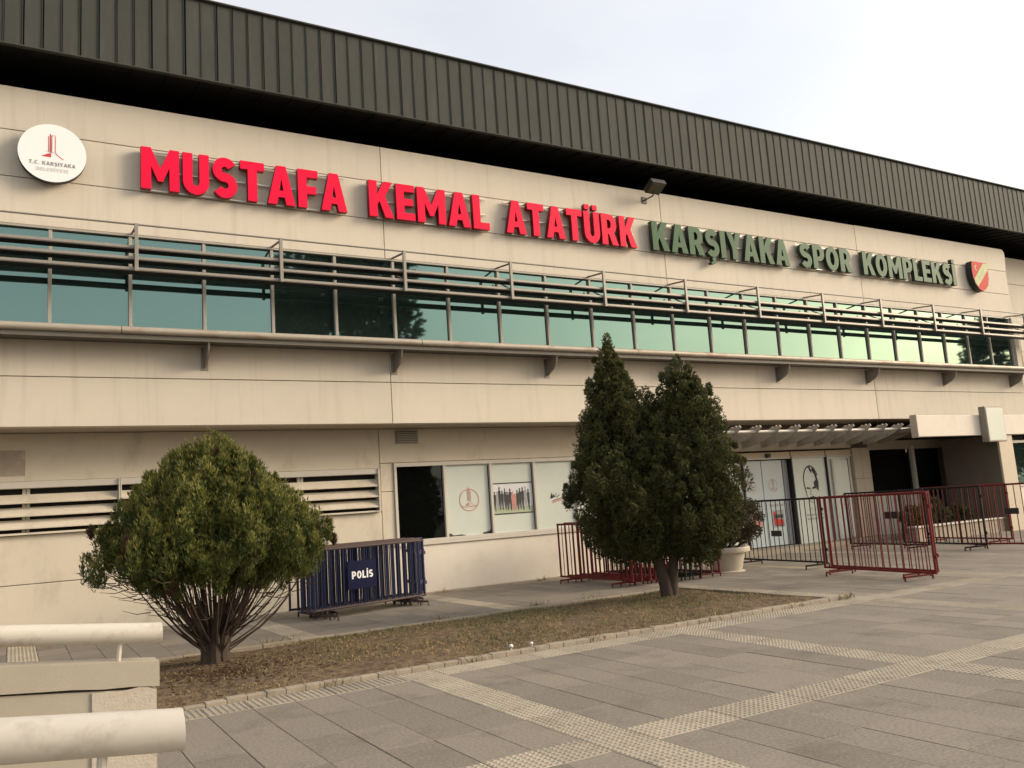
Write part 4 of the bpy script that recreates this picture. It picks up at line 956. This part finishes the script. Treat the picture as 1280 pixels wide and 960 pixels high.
# ragged side shoots
for (px_, z_) in ((-1.50, 1.70), (-1.58, 1.62), (-1.32, 1.95), (1.14, 1.66), (1.12, 1.30), (1.05, .95), (-1.1, .95), (-.9, .80), (1.0, 2.05), (-.93, 2.9), (.88, 2.75), (-.68, 4.22), (-.66, 4.1), (.50, 3.80)):
    c = Vector((8.96, 10.70, 0)) + rv*px_*.93; cen.append((c.x, c.y, z_)); od.append((rv.x*px_, rv.y*px_, .3)); rad.append(.07)
cen += strays; od += sod; rad += [RNG.uniform(.02, .05) for _ in strays]
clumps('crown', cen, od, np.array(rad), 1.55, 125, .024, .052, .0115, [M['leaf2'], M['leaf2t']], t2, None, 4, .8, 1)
clumps('inner_foliage', inner2, od[:NMAIN], .15, 1.2, 40, .05, .09, .028, [M['leaf2']], t2, None, 3, .6)
m = MB()
for (pts, r) in ((((0, 0, -.06), (-.04, .0, .25), (-.10, 0, .55), (-.22, .02, .95), (-.42, 0, 1.6), (-.62, 0, 3.6)), (.125, .105, .098, .085, .06, .012)),
                 (((.07, 0, -.06), (.08, .02, .25), (.12, 0, .6), (.20, -.02, 1.0), (.36, 0, 1.7), (.48, 0, 3.2)), (.10, .088, .08, .07, .05, .012))):
    P_ = [Vector((8.96, 10.70, 0)) + rv*(p[0]) + Vector((p[1]*.5, p[1], p[2])) for p in pts]
    q = MB(); q.tube(P_, list(r), 10); q.build('trunk', M['bark'], t2, True)
m = MB()
for i in range(110):
    c = cen[(i*13) % NMAIN]; z0 = max(.7, c[2]-RNG.uniform(.2, .6)); bo, to = (-.3, -.62) if (i*13) % NMAIN < NMAIN*.52 else (.22, .48)
    a_ = axis(bo, to, z0); w = RNG.uniform(.009, .020)
    m.tube(curve_pts((a_.x, a_.y, z0), c, (0, 0, -.05), 4), [w, w*.8, w*.6, w*.4, w*.25], 5, False)
m.build('branches', M['twig'], t2)

# ================================================================== ramp with white handrails
def ramp_side(y0, y1, xe, ztop, slope, pipe_y, pipe_z, rods, lab_wall, lab_rail, patch=False, xl=-5.0):
    zt = lambda x: ztop - slope*(x-xe)
    w = empty('ramp_wall', (xe-1, (y0+y1)/2, 0), lab_wall, 'wall')
    c = .118
    m = MB(); n = 44; fr, bk_ = [], []
    for i in range(n+1):
        x = xl + (xe-xl)*i/n; rag = RNG.uniform(-.005, .005)
        fr.append((x, zt(x)-c+rag))
    pts = fr + [(xe, zt(xe)), (xl, zt(xl))]
    MB().prism(pts, 'y', y0, y1).build('coping', M['ramp'], w)
    body = [(xl, -.05), (xe-.012, -.05), (xe-.012, zt(xe)-c-.012), (xl, zt(xl)-c-.012)]
    MB().prism(body, 'y', y0+.012, y1-.012).build('wall_body', M['ramp'], w)
    if patch:
        x0 = xe-.30; pp_ = [(x0, .2), (xe-.016, .2), (xe-.016, zt(xe)-c-.016)] + [(x0+(xe-.016-x0)*k/8, zt(x0)-c-.018-RNG.uniform(0, .012)) for k in range(7, 0, -1)] + [(x0, zt(x0)-c-.02)]
        MB().prism(pp_, 'y', y0+.004, y0+.011).build('bare_plaster', M['ramp_patch'], w)
    h = empty('handrail', (xe-1, pipe_y, zt(xe-1)), lab_rail, 'handrail')
    pz = lambda x: pipe_z - slope*(x-xe)
    q = MB(); n = 24; v = []; xs = (xl, xe+.02); f = []
    for (x, r) in ((xl, .05), (xe+.02, .05), (xe+.02, .046), (xe-.15, .046)):
        for k in range(n): a = 2*math.pi*k/n; v.append((x, pipe_y+r*math.cos(a), pz(x)+r*math.sin(a)))
    for i in range(3):
        for k in range(n): a = i*n+k; b_ = i*n+(k+1) % n; f.append([a, b_, b_+n, a+n])
    f.append([3*n+k for k in range(n)])
    q.add(v, f).build('pipe', M['rail_white'], h, True)
    for x in rods: MB().tube([(x-.012, pipe_y, zt(x)-.03), (x, pipe_y, pz(x)-.035), (x+.002, pipe_y, pz(x)-.028)], .0115, 8).build('support_rod', M['rail_white'], h, True)
ramp_side(4.68, 4.86, .64, .968, .105, 4.75, 1.100, (.47, -.9, -2.3), 'painted ramp wall with cracked coping and bare plaster end beside the planting bed', 'white pipe handrail on the cracked ramp wall beside the planting bed', True)
ramp_side(2.24, 2.40, .345, .945, .115, 2.30, 1.124, (.19, -1.1, -2.4), 'painted low ramp wall on the open paving side of the ramp', 'white pipe handrail on the open paving side of the ramp', False)
rp = MB().prism([(-5.0, -.05), (.2, -.05), (.2, .05), (-5.0, .62)], 'y', 2.41, 4.67).build('ramp', M['slab_rest']); tag(rp, kind='structure')

# ================================================================== trees across the street (seen in the glass)
def far_tree(x, y, h, r, label, n, pointed):
    t = empty('roadside_tree', (x, y, 0), label, 'tree'); cen, od = [], []
    for i in range(n):
        zz = RNG.uniform(.14, 1); a = RNG.uniform(0, 6.283); rr_ = r*((1-zz)**.6+.08 if pointed else math.sin(math.pi*min(.98, zz*.9+.06))**.6)*RNG.uniform(.35, 1)
        cen.append((x+rr_*math.cos(a), y+rr_*math.sin(a), zz*h)); od.append((math.cos(a), math.sin(a), .3))
    clumps('crown', cen, od, .7, 1, 30, .30, .55, .24, [M['leaf_far']], t, None, 2, .4)
    m = MB(); m.tube([(x, y, -.1), (x+.1, y, h*.3), (x, y+.1, h*.6), (x, y, h*.9)], [.32, .25, .16, .04], 8)
    for i in range(24): m.tube([(x, y, cen[i][2]*.75), cen[i]], [.07, .02], 5, False)
    m.build('trunk', M['bark'], t)
far_tree(14.6, -10.5, 18.5, 4.0, 'broad leafy roadside tree across the forecourt, reflected in the window band', 420, False)
far_tree(62.5, -5.0, 12.8, 2.6, 'narrow roadside tree farther along the street, reflected in the last panes', 200, False)
